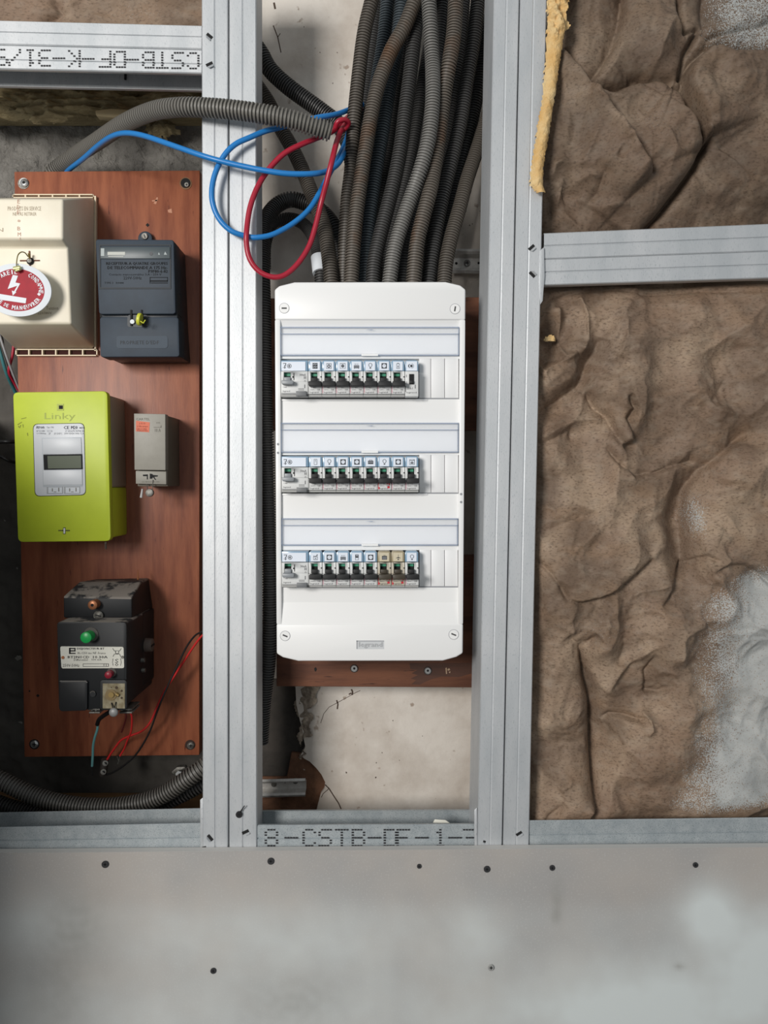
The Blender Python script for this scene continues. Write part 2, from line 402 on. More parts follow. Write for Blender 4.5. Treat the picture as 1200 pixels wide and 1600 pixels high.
for (x, y, r) in ((614, 1126, 1.3), (597, 1176, 1.3), (587, 1215, 2), (624, 1188, 1), (660, 1150, 1), (541, 1207, 2), (588, 1192, 1.2), (440, 205, 2), (452, 150, 1), (500, 82, 1.2), (527, 82, 1.2), (520, 130, 1.2), (475, 42, 1), (750, 330, 1), (734, 352, 1.6), (738, 350, 1.2)):
    bm = bmesh.new(); prism(bm, [(x + r * (.55 + .3 * math.sin(a * 3 + x)) * math.cos(a), y + r * (.8 + .3 * math.sin(a * 2 + y)) * math.sin(a)) for a in [k * PI / 4 for k in range(8)]], 1.1697, 1.1702); obj('chipped_pit', bm, M_crack, wb)

# ------------------------------------------------------------------ metal channels
def lerp(a, b, t): return a + (b - a) * t
def channel(name, A0, A1, B0, B1, depth, label, m, grooves=(.5,), lip=.006, group=None, web='b', back=True, slant=0., cat='metal stud', gd=.0015):
    """sheet profile: front flange between edges a and b, web from edge b to the back"""
    ends = []
    for a, b in ((A0, B0), (A1, B1)):
        a, b = Vector(a), Vector(b); e = b - a; Lw = e.length; pr = []
        def add(t, y): pr.append(a + e * t + Vector((0, y, 0)))
        if lip: add(0.0, lip)
        add(0.0, .0012); add(.0010 / Lw, 0)
        for g in grooves:
            add(g - .0013 / Lw, 0); add(g - .0004 / Lw, gd); add(g + .0004 / Lw, gd); add(g + .0013 / Lw, 0)
        add(1 - .0010 / Lw, 0); add(1, .0012)
        add(1 + slant / Lw, depth - .001); add(1 + (slant - .001) / Lw, depth)
        if back: add(0.0, depth); add(0.0, depth - lip)
        ends.append(pr)
    bm = bmesh.new()
    r0 = [bm.verts.new(p) for p in ends[0]]; r1 = [bm.verts.new(p) for p in ends[1]]
    for i in range(len(r0) - 1): bm.faces.new((r0[i], r0[i + 1], r1[i + 1], r1[i]))
    o = obj(name, bm, m)
    s = o.modifiers.new('sheet', 'SOLIDIFY'); s.thickness = .0007; s.offset = 0
    return tag(o, label, cat, group)
def stud(xl0, xr0, xl1, xr1, web, label, grooves=(.5,), slant=0., gd=.0015, Y=1.0, ytop=-90):
    def pt(xa, xb, z):
        p, q = P(xa, 0, Y), P(xb, 1330, Y); t = (z - p.z) / (q.z - p.z)
        return lerp(p, q, t)
    zt = P(600, ytop, Y).z; l = [pt(xl0, xl1, zt), pt(xl0, xl1, 0)]; r = [pt(xr0, xr1, zt), pt(xr0, xr1, 0)]
    if web == 'R': A, B = l, r
    else: A, B = r, l
    return channel('metal_stud', A[0], A[1], B[0], B[1], .048, label, M_steel, grooves, slant=slant, gd=gd)
st1 = stud(315.5, 355.8, 317, 355.8, 'L', 'leftmost galvanised steel stud, between meter board and its twin stud')
st2 = stud(358.4, 400, 358.4, 401, 'R', 'galvanised steel stud just left of the white distribution board')
st3 = stud(772, 810.8, 746, 783.8, 'L', 'galvanised steel stud just right of the white distribution board', slant=.006, gd=.0004)
st4 = stud(813.4, 854, 786.4, 826, 'R', 'rightmost galvanised steel stud, beside the brown paper insulation', gd=.0004)
def crimp(parent, px, py, ang, L=11, w_=4.6, Y=1.0, sgn=1):
    """punched slot with its tab bent out of the sheet"""
    u = Vector((math.cos(ang), math.sin(ang))); v = Vector((-u.y, u.x)); c = Vector((px, py))
    bm = bmesh.new(); q = [c - u * L / 2 - v * w_ / 2, c + u * L / 2 - v * w_ / 2, c + u * L / 2 + v * w_ / 2, c - u * L / 2 + v * w_ / 2]
    prism(bm, [tuple(p) for p in q], Y - .0006, Y - .0002); h = obj('punch_slot', bm, M_dark, parent)
    bm = bmesh.new(); k = sgn
    a0, a1 = c - u * L / 2 + v * k * w_ / 2, c + u * L / 2 + v * k * w_ / 2
    b0, b1 = a0 + v * k * 3.2 + u * 3, a1 + v * k * 3.2 - u * 1
    f = [P(a0.x, a0.y, Y - .0004), P(a1.x, a1.y, Y - .0004), P(b1.x, b1.y, Y - .0030), P(b0.x, b0.y, Y - .0030)]
    prism_w(bm, f, [p + Vector((0, .0006, .0003)) for p in f]); obj('bent_tab', bm, M_steel, parent)
crimp(st1, 327.5, 56, math.radians(40)); crimp(st1, 327, 100, math.radians(-25)); crimp(st1, 328.5, 1309, math.radians(50)); crimp(st1, 319, 1324, math.radians(-10), 6, 3)
crimp(st2, 383.5, 1300, math.radians(-25))
crimp(st4, 830.5, 386.5, math.radians(-42), sgn=1); crimp(st4, 831.5, 429, math.radians(45), sgn=-1); crimp(st4, 811, 1302.5, math.radians(-32), 10, 4)
crimp(st3, 757, 1315, math.radians(20), 4, 3)
screw(st2, 373.5, 1273, 1.0, 5.4, mat('black_screw', (40, 40, 42), .5, .4))
bm = bmesh.new(); sweep(bm, dense(px_path([(376, 1268, .9965), (379, 1262, .994), (383, 1259, .9955)]), .002), [.0008] * 40, 8) if False else cyl(bm, P(376, 1268, .9975), P(382, 1259, .994), .0009, .0006, 8); obj('swarf_curl', bm, M_dark, st2)

def track(tl, tr, br, bl, web, label, grooves=(.5,), Y=1.0025, depth=.048, m=None, name='metal_track', lip=0, back=True, cat='metal track'):
    TL, TR, BR, BL = P(*tl, Y), P(*tr, Y), P(*br, Y), P(*bl, Y)
    if web == 'down': return channel(name, TL, TR, BL, BR, depth, label, m or M_steel_shade, grooves, lip=lip, back=back, cat=cat)
    return channel(name, BL, BR, TL, TR, depth, label, m or M_steel_shade, grooves, lip=lip, back=back, cat=cat)
track((-152, 28), (315, 40), (315, 76.5), (-152, 65.5), 'up', 'plain grooved steel rail at top left, above the printed rail', m=M_steel, lip=.005)
tp = track((-152, 67), (315, 78), (315, 114.5), (-152, 104), 'up', 'steel rail at top left with dotted lettering printed on it', grooves=(.38,), m=M_steel, lip=.005)
bm = bmesh.new()
seq = [('C', 1131, 0), ('S', 1040, 0), ('T', 950, 0), ('B', 868, 0), ('-', 776, 0), ('D', 700, 0), ('F', 615, 0), ('-', 516, 0), ('K', 435, 0), ('-', 344, 0), ('3', 260, 0), ('1', 176, 0), ('/', 85, 0), ('9', 8, 0), ('8', -80, 0)]
dotmatrix(bm, [(c, x * .2667, 20 + .2667 * (260 + (x / 1200) * 22)) for c, x, _ in seq], 1.0025 - .0008, 20.5, 28, True)
obj('dotted_lettering', bm, M_ink, tp)
bm = bmesh.new(); box(bm, 194, 113, 197, 124, 1.0475, 1.0495); obj('web_notch', bm, M_dark, tp)
tb = track((-150, 1296.2), (316, 1286.5), (316, 1329), (-150, 1335), 'down', 'grooved steel floor rail at lower left, beneath the black conduits')
bm = bmesh.new(); prism(bm, [(312.5, 1250), (317.5, 1246), (318, 1326), (313, 1327)], .9994, 1.0016); obj('bent_end_flange', bm, M_steel, tb, bev=.0006)
tm = track((401.5, 1290), (744, 1288.5), (744, 1327.5), (401.5, 1328.5), 'down', 'steel floor rail below the white distribution board, with dotted lettering', grooves=(.52,), lip=.004)
bm = bmesh.new()
dotmatrix(bm, [(c, x, 1309) for c, x in (('8', 424), ('C', 483), ('S', 508), ('T', 534), ('B', 560), ('D', 610), ('F', 630), ('1', 688), ('3', 734))] + [('-', 455, 1309), ('-', 585, 1309), ('-', 659, 1309), ('-', 711, 1309)], 1.0025 - .0008, 22, 29, False, dw=.85, dh=.45)
obj('dotted_lettering', bm, M_ink, tm)
bm = bmesh.new(); prism(bm, [(741, 1266), (745.5, 1262), (746, 1326), (741.5, 1327)], .9992, 1.0016); obj('bent_end_flange', bm, M_steel, tm, bev=.0006)
track((827.5, 1282.5), (1270, 1277), (1270, 1320), (827.5, 1326), 'down', 'grooved steel floor rail at lower right, beneath the large brown paper batt')
n1 = track((850, 364.5), (1270, 347), (1270, 389.5), (850, 404.5), 'up', 'upper steel noggin rail of the pair between the two brown paper batts', m=M_steel)
n2 = track((849.5, 405.5), (1270, 390.5), (1270, 432), (848, 445.5), 'down', 'lower steel noggin rail of the pair between the two brown paper batts', m=M_steel, back=False, depth=.012)
bm = bmesh.new(); prism(bm, [(843, 392), (850, 386), (851, 430), (848, 470), (844, 476), (842, 440)], .9984, .9994); obj('bent_end_flange', bm, M_steel, n2, bev=.0003)
# chip of plaster lying on the floor rail
bm = bmesh.new(); prism_w(bm, [P(676, 1286, 1.012), P(679, 1280, 1.012), P(696, 1281, 1.012), P(705, 1287, 1.012)], [P(678, 1286, 1.02), P(680, 1281, 1.02), P(692, 1282, 1.02), P(702, 1286, 1.02)])
chip = tag(obj('plaster_chip', bm, M_plate, bev=.001), 'small white plaster chip lying on the floor rail below the distribution board', 'plaster chip')

# ------------------------------------------------------------------ plasterboard below
M_gy = M_gyps; nt = M_gy.node_tree; b = nt.nodes['Principled BSDF']
def attr(nt, n):
    a = nt.nodes.new('ShaderNodeAttribute'); a.attribute_name = n; return a.outputs['Fac']
def noise_node(nt, scale, det=4, stretch=(1, 1, 1)):
    tc = nt.nodes.new('ShaderNodeTexCoord'); mp = nt.nodes.new('ShaderNodeMapping'); mp.inputs['Scale'].default_value = stretch
    n = nt.nodes.new('ShaderNodeTexNoise'); n.inputs['Scale'].default_value = scale; n.inputs['Detail'].default_value = det
    nt.links.new(tc.outputs['Object'], mp.inputs[0]); nt.links.new(mp.outputs[0], n.inputs['Vector']); return n.outputs['Fac']
def mixcol(nt, fac, a, c):
    x = nt.nodes.new('ShaderNodeMix'); x.data_type = 'RGBA'
    if isinstance(fac, float): x.inputs[0].default_value = fac
    else: nt.links.new(fac, x.inputs[0])
    for k, v in ((6, a), (7, c)):
        if isinstance(v, tuple): x.inputs[k].default_value = v
        else: nt.links.new(v, x.inputs[k])
    return x.outputs[2]
def mrange(nt, v, a, b_, c=0., d=1.):
    r = nt.nodes.new('ShaderNodeMapRange'); nt.links.new(v, r.inputs[0])
    for k, q in zip((1, 2, 3, 4), (a, b_, c, d)): r.inputs[k].default_value = q
    return r.outputs[0]
def mathn(nt, op, a, c):
    m = nt.nodes.new('ShaderNodeMath'); m.operation = op
    for k, v in ((0, a), (1, c)):
        if isinstance(v, (int, float)): m.inputs[k].default_value = v
        else: nt.links.new(v, m.inputs[k])
    return m.outputs[0]
base = mixcol(nt, mrange(nt, noise_node(nt, 7), .38, .62), lin((174, 168, 162)), lin((162, 160, 158)))
base = mixcol(nt, mrange(nt, noise_node(nt, 420, 3), .56, .80), base, lin((184, 182, 179)))
base = mixcol(nt, attr(nt, 'pale'), base, lin((208, 214, 213)))
base = mixcol(nt, attr(nt, 'smear'), base, lin((148, 147, 142)))
nt.links.new(base, b.inputs['Base Color'])
bp = nt.nodes.new('ShaderNodeBump'); bp.inputs['Strength'].default_value = .15; bp.inputs['Distance'].default_value = .0006
nt.links.new(noise_node(nt, 600, 3), bp.inputs['Height']); nt.links.new(bp.outputs[0], b.inputs['Normal'])
YD = .987
ztop_l, ztop_r = P(-160, 1334.3, YD), P(1260, 1323.5, YD)
pb = thing('plasterboard_sheet', 'grey plasterboard sheet along the bottom, below the steel rails', 'plasterboard', (0, YD, 0))
bm = bmesh.new(); prism_w(bm, [(ztop_l.x, YD + .0008, 0), (ztop_r.x, YD + .0008, 0), tuple(ztop_r + Vector((0, .0008, 0))), tuple(ztop_l + Vector((0, .0008, 0)))],
                          [(ztop_l.x, YD + .012, 0), (ztop_r.x, YD + .012, 0), (ztop_r.x, YD + .012, ztop_r.z), (ztop_l.x, YD + .012, ztop_l.z)])
obj('board_core', bm, mat('gypsum_core', (196, 194, 190), .9), pb)
def gau(x, y, cx, cy, sx, sy): return np.exp(-((x - cx) / sx) ** 2 - ((y - cy) / sy) ** 2)
def pale(x, y):
    n = gnoise(x / 60, y / 60, 5) * .5 + gnoise(x / 22, y / 22, 6) * .25
    v = .95 * gau(x, y, 1105, 1425, 46, 42) + .9 * gau(x, y, 1190, 1490, 70, 75) + .75 * gau(x, y, 1000, 1560, 170, 70) + .40 * gau(x, y, 740, 1460, 50, 60) + .30 * gau(x, y, 380, 1470, 190, 70) \
        + .35 * gau(x, y, 60, 1440, 80, 45) + .25 * gau(x, y, 560, 1480, 140, 80) + .35 * sstep(1500, 1600, y) + .16 * sstep(1395, 1440, y)
    return np.clip(v * (1 + .35 * n) + .05 * n, 0, 1)
def smear(x, y):
    n = gnoise(x / 14, y / 14, 12)
    v = .55 * gau(x, y, 870, 1405, 9, 30) + .5 * gau(x, y, 868, 1433, 7, 9) + .45 * gau(x, y, 120, 1450, 45, 60) + .3 * gau(x, y, 85, 1545, 50, 60) + .35 * gau(x, y, 460, 1565, 70, 40)
    v += .55 * gau(x, y, 1062, 1510, 8, 5)
    return np.clip(v * (1 + .5 * n), 0, 1)
sl = (ztop_r.z - ztop_l.z) / (ztop_r.x - ztop_l.x)
grid_obj('paper_face', -160, 1334.3, 1260, 2388, 5, YD, lambda x, y: 0 * x, M_gy, pb, attrs={'pale': pale, 'smear': smear},
         mask=lambda x, y: np.ones_like(x, bool))
# the strip of paper up to the sloping top edge
bm = bmesh.new(); v = [P(-160, 1334.3, YD), P(1260, 1334.3, YD), ztop_r, ztop_l]
bm.faces.new([bm.verts.new(p) for p in (v[0], v[1], v[2])]); obj('paper_edge', bm, M_gy, pb)
M_pbscrew = mat('phosphate_screw', (58, 58, 60), .55, .3)
for x, y, r in ((164, 1351, 5.6), (423, 1346, 5.4), (655, 1354, 3.6), (761, 1358.5, 5.2), (863, 1356.5, 4.4), (1087, 1352, 4.2), (333, 1517.5, 4.6)):
    screw(pb, x, y, YD, r, M_pbscrew)
screw(pb, 767.5, 1512.5, YD, 5, mat('pale_screw', (168, 168, 166), .5, .3))
# ------------------------------------------------------------------ kraft-faced insulation
def make_kraft(name, k):
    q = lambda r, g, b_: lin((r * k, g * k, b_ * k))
    m_ = mat(name, (150, 118, 92), .66, spec=.3); nt = m_.node_tree; b = nt.nodes['Principled BSDF']
    base = mixcol(nt, mrange(nt, noise_node(nt, 9, 5), .36, .66), q(150, 124, 103), q(136, 116, 99))
    base = mixcol(nt, mrange(nt, noise_node(nt, 13, 6), .46, .62, 0, .85), base, q(182, 158, 134))
    base = mixcol(nt, mrange(nt, noise_node(nt, 11, 6, (1.1, 1, .9)), .50, .66, 0, .8), base, q(112, 91, 74))
    base = mixcol(nt, mrange(nt, noise_node(nt, 26, 5, (.7, 1, 1.3)), .50, .70, 0, .7), base, q(154, 127, 103))
    base = mixcol(nt, mrange(nt, noise_node(nt, 330, 5, (.7, 1, 1.3)), .50, .74, 0, .75), base, q(92, 73, 58))
    base = mixcol(nt, mrange(nt, noise_node(nt, 70, 5, (.7, 1, 1.3)), .50, .72, 0, .35), base, q(172, 156, 138))
    sp_ = noise_node(nt, 650, 2)
    dfac = mathn(nt, 'ADD', attr(nt, 'dust'), mathn(nt, 'MULTIPLY', mathn(nt, 'SUBTRACT', sp_, .5), 2.6))
    dfac = mathn(nt, 'MULTIPLY', mrange(nt, dfac, .36, .78), mrange(nt, attr(nt, 'dust'), .02, .25))
    base = mixcol(nt, mathn(nt, 'MULTIPLY', dfac, .84), base, lin((178, 182, 181)))
    nt.links.new(base, b.inputs['Base Color'])
    bp = nt.nodes.new('ShaderNodeBump'); bp.inputs['Strength'].default_value = .35; bp.inputs['Distance'].default_value = .0015
    nt.links.new(noise_node(nt, 130, 6), bp.inputs['Height']); nt.links.new(bp.outputs[0], b.inputs['Normal'])
    return m_
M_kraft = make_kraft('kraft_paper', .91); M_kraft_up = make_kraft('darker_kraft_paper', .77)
def polyd(x, y, pts):
    """distance to a polyline, side (+ left of travel), and position along it 0..1"""
    best = np.full(x.shape, 1e9); side = np.zeros(x.shape); along = np.zeros(x.shape)
    seg = [math.dist(a, c) for a, c in zip(pts[:-1], pts[1:])]; tot = sum(seg); acc = 0
    for (a, c, L) in zip(pts[:-1], pts[1:], seg):
        dx, dy = (c[0] - a[0]) / L, (c[1] - a[1]) / L
        t = np.clip((x - a[0]) * dx + (y - a[1]) * dy, 0, L)
        ex, ey = x - a[0] - t * dx, y - a[1] - t * dy; d = np.hypot(ex, ey)
        m = d < best; best = np.where(m, d, best); side = np.where(m, np.sign(dx * ey - dy * ex), side); along = np.where(m, (acc + t) / tot, along); acc += L
    return best, side, along
def fold(x, y, pts, valley=0., vw=6., stepR=0., stepL=0., sw=30., ridge=0., rw=10., taper=.25):
    """valley/ridge along the line; stepR / stepL lift the paper on the right / left hand of the direction of travel"""
    d, s, t = polyd(x, y, pts)
    tp_ = np.clip(np.minimum(t, 1 - t) / max(taper, 1e-3), 0, 1) if taper else 1
    tp_ = np.sqrt(tp_) * np.exp(-np.where((t <= 0) | (t >= 1), d, 0) / 14)
    e = np.exp(-d / sw); rise = 1 - np.exp(-(d / 4.) ** 2)
    h = -valley * np.exp(-(d / vw) ** 1.3) + ridge * np.exp(-d / rw)
    h = h + stepR * (s > 0) * e * rise + stepL * (s < 0) * e * rise
    return h * tp_
mm = .001
def crumple(x, y, seed, amp, sc):
    wx = x + 26 * gnoise(x / 70, y / 70, seed + 40); wy = y + 26 * gnoise(x / 70, y / 70, seed + 41)
    r = fbm(wx / sc, wy / sc, seed, 4, .36, ridge=True)
    return amp * r
def dip(x, y, cx, cy, sx, sy, A, ang):
    """a tilted patch of the sheet rising by A millimetres in the direction ang"""
    a = math.radians(ang); u = (x - cx) * math.cos(a) + (y - cy) * math.sin(a)
    return 1.5 * A * mm * (u / sx) * np.exp(-((x - cx) / sx) ** 2 - ((y - cy) / sy) ** 2)
# ---- lower right batt
def h_low(x, y):
    h = 18 * mm * gnoise(x / 170, y / 200, 71) + 17 * mm * gnoise(x / 85, y / 95, 72)
    env = .55 + .45 * sstep(-.2, .5, gnoise(x / 120, y / 130, 75))
    h = h + env * crumple(x, y, 77, 15 * mm, 120) + 2.4 * mm * crumple(x, y, 90, 1, 52) * env
    f = lambda *a, **k: 1.55 * fold(x, y, *a, **k)
    for q in ((950, 600, 45, 70, 15, 0), (1120, 740, 60, 50, 15, 20), (1094, 810, 28, 60, 10, 0), (1010, 1045, 35, 45, 12, -20), (905, 930, 40, 25, 8, 60), (850, 1110, 40, 60, 7, 0), (892, 510, 22, 45, 10, 0), (1046, 840, 25, 70, -11, 0), (955, 1000, 25, 50, -10, 0), (1060, 1190, 60, 60, -12, 0), (965, 1150, 35, 40, 9, 0), (1015, 895, 30, 25, 8, 45), (860, 740, 40, 60, 8, 20), (1010, 560, 50, 50, -9, 10), (1150, 560, 60, 70, 10, 10)): h = h + dip(x, y, *q)
    # top seam
    h = h + f([(848, 486), (862, 470), (890, 458), (930, 452), (970, 452), (1005, 459), (1080, 455), (1210, 458)], valley=2.5 * mm, vw=3, stepL=3 * mm, sw=18, taper=.02)
    h = h + f([(980, 476), (1050, 474), (1100, 482), (1200, 478)], ridge=1.4 * mm, rw=5, taper=.1)
    # loose flap top left
    h = h + f([(874, 478), (876, 505), (874, 535), (882, 560)], ridge=11 * mm, rw=8, stepR=0, taper=.1)
    h = h + f([(896, 470), (908, 466), (918, 492), (919, 530), (905, 555)], ridge=7 * mm, rw=7, taper=.1)
    h = h + f([(843, 588), (862, 572), (884, 562), (902, 552)], ridge=9 * mm, rw=6, taper=.15)
    h = h + f([(842, 520), (868, 530), (866, 560), (843, 570)], valley=16 * mm, vw=16, taper=.1)
    h = h + f([(838, 648), (870, 628), (905, 602), (924, 560), (940, 528)], valley=13 * mm, vw=14, taper=.12)
    h = h + f([(985, 470), (965, 505), (955, 545), (935, 585), (916, 612)], ridge=6 * mm, rw=20, taper=.15)
    h = h + f([(976, 500), (974, 528), (962, 560)], ridge=5 * mm, rw=6, stepL=0, taper=.2)
    h = h + f([(975, 620), (986, 640), (975, 655), (990, 690), (970, 700)], valley=6 * mm, vw=7, stepR=6 * mm, sw=26, taper=.1)
    h = h + f([(916, 612), (930, 638), (945, 650), (956, 672), (972, 696), (992, 697)], valley=6 * mm, vw=7, stepL=5 * mm, sw=22, taper=.1)
    h = h + f([(840, 690), (865, 672), (890, 660), (915, 655), (940, 655)], ridge=6 * mm, rw=12, taper=.15)
    h = h + f([(842, 695), (866, 685), (890, 668), (892, 690)], valley=5 * mm, vw=6, taper=.15)
    h = h + f([(945, 698), (965, 725), (990, 742), (1020, 738), (1050, 728), (1082, 720), (1078, 705)], valley=5 * mm, vw=7, stepR=4 * mm, sw=25, taper=.1)
    h = h + f([(970, 722), (980, 740), (990, 755)], ridge=4 * mm, rw=6); h = h + f([(1003, 745), (1020, 735), (1040, 728)], ridge=4 * mm, rw=5)
    # long diagonal valley with lit bank on its right
    h = h + f([(1175, 672), (1130, 705), (1095, 735), (1076, 768), (1072, 820), (1072, 872), (1066, 905)], valley=11 * mm, vw=18, stepL=9 * mm, sw=45, taper=.12)
    h = h + f([(1072, 775), (1084, 790), (1094, 830), (1115, 838)], ridge=5 * mm, rw=14, taper=.2)
    h = h + f([(842, 835), (880, 818), (905, 808), (930, 800)], valley=5 * mm, vw=10, taper=.2)
    h = h + f([(845, 880), (880, 840), (905, 850), (960, 800)], ridge=4 * mm, rw=16, taper=.2)
    # ridges around y 900
    h = h + f([(836, 872), (858, 895), (870, 912), (885, 940)], valley=5 * mm, vw=8, stepR=3 * mm, sw=18, taper=.15)
    h = h + f([(886, 936), (905, 940), (928, 934), (950, 928), (975, 912), (1000, 890), (1018, 872)], valley=6 * mm, vw=7, stepL=7 * mm, sw=26, taper=.1)
    h = h + f([(920, 922), (945, 922), (968, 908)], ridge=4 * mm, rw=7); h = h + f([(972, 935), (1000, 922), (1022, 918), (1040, 912), (1050, 935)], ridge=4.5 * mm, rw=7)
    h = h + f([(1030, 948), (1042, 935), (1056, 905), (1074, 880), (1096, 868), (1116, 878)], valley=6 * mm, vw=8, stepL=6 * mm, sw=24, taper=.12)
    h = h + f([(1085, 872), (1108, 884), (1130, 870)], ridge=5 * mm, rw=7)
    h = h + f([(1105, 893), (1130, 882), (1160, 884), (1190, 898), (1210, 915)], valley=4 * mm, vw=6, stepL=6 * mm, sw=16, taper=.05)
    # long vertical fold lower left
    h = h + f([(886, 990), (900, 1004), (918, 1000), (930, 990)], valley=9 * mm, vw=9, taper=.15)
    h = h + f([(884, 940), (892, 990), (905, 1010)], ridge=4 * mm, rw=8)
    h = h + f([(905, 1004), (915, 1045), (926, 1090), (931, 1140), (931, 1200), (931, 1255), (924, 1285)], valley=17 * mm, vw=15, stepR=8 * mm, stepL=5 * mm, sw=46, taper=.12)
    h = h + f([(972, 985), (974, 1015), (965, 1040)], valley=4 * mm, vw=12, taper=.2)
    h = h + f([(1098, 975), (1060, 990), (1030, 1000), (1000, 1022), (970, 1048), (946, 1082)], ridge=8 * mm, rw=15, taper=.15)
    h = h + f([(1000, 1030), (985, 1042), (970, 1060), (958, 1078)], valley=4 * mm, vw=8)
    h = h + f([(1052, 1068), (1030, 1082), (1012, 1080), (1010, 1050), (1024, 1022)], valley=5 * mm, vw=9, stepL=5 * mm, sw=20, taper=.12)
    h = h + f([(945, 1128), (956, 1118), (975, 1118), (1000, 1124), (1008, 1118)], valley=5 * mm, vw=6, stepR=6 * mm, sw=24, taper=.1)
    h = h + f([(1001, 1110), (1012, 1122), (1012, 1135), (1004, 1144)], ridge=6 * mm, rw=5)
    h = h + f([(936, 1215), (960, 1208), (990, 1212)], ridge=2 * mm, rw=9); h = h + f([(870, 1228), (886, 1222), (892, 1212)], ridge=5 * mm, rw=5)
    h = h + f([(904, 1282), (915, 1266), (928, 1256)], ridge=9 * mm, rw=6); h = h + f([(850, 1278), (868, 1262), (880, 1250)], valley=5 * mm, vw=6); h = h + f([(868, 1282), (882, 1268), (892, 1262)], ridge=4 * mm, rw=5)
    h = h + f([(832, 1032), (850, 1028), (865, 1038)], ridge=3 * mm, rw=6); h = h + f([(835, 1160), (880, 1166), (915, 1160)], valley=3 * mm, vw=8)
    h = h + f([(1095, 1240), (1120, 1258), (1165, 1258), (1210, 1245)], ridge=5 * mm, rw=16, taper=.05)
    # the sheet tucks in behind the frame at its edges
    e = np.minimum(np.minimum((x - 822) / 22, (y - 434) / 22), np.minimum((1298 - y) / 20, 9))
    w_ = 1 - np.exp(-np.maximum(e, 0) * 1.3); return np.minimum(h, .026) * w_ - .016 * (1 - w_)
def dust_low(x, y):
    xb = np.interp(y, [860, 895, 940, 1000, 1050, 1110, 1170, 1220, 1262, 1280], [1230, 1150, 1120, 1112, 1118, 1112, 1096, 1082, 1080, 1120])
    n = 20 * gnoise(x / 40, y / 40, 31) + 9 * gnoise(x / 14, y / 14, 32)
    v = sstep(-62, 64, x - xb + n)
    v = v * sstep(862, 915, y + n * .6) * (1 - sstep(1240, 1268, y + (x - 1120) * .16))
    v = np.maximum(v, .22 * gau(x, y, 1085, 800, 22, 35) + .36 * gau(x, y, 1088, 812, 10, 25) + .12 * gau(x, y, 920, 990, 60, 40) + .10 * gau(x, y, 1050, 930, 70, 60))
    return np.clip(v, 0, 1)
YK = 1.030
k1 = thing('insulation_batt', 'large crumpled brown paper insulation batt at lower right, sprayed grey at its corner', 'insulation', (P(1020, 1280, 1.05).x, 1.05, P(1020, 1300, 1.05).z))
grid_obj('kraft_facing', 818, 434, 1260, 1300, 1.7, YK, h_low, M_kraft, k1, attrs={'dust': dust_low}, mask=lambda x, y: (x >= np.interp(y, [440, 1330], [850, 826]) - 6) & (y < 1284))
bm = bmesh.new(); box(bm, 826, 455, 1262, 1258, 1.125, 1.18); obj('wool_core', bm, M_wool, k1)
o = grid_obj('wool_tuft', 838, 512, 872, 548, 1.5, 1.035, lambda x, y: .008 * gau(x, y, 858, 530, 9, 9) + .004 * fbm(x / 7, y / 7, 61, 3), M_wool, k1, mask=lambda x, y: gau(x, y, 858, 530, 11, 9) + .35 * gnoise(x / 6, y / 6, 64) > .5)
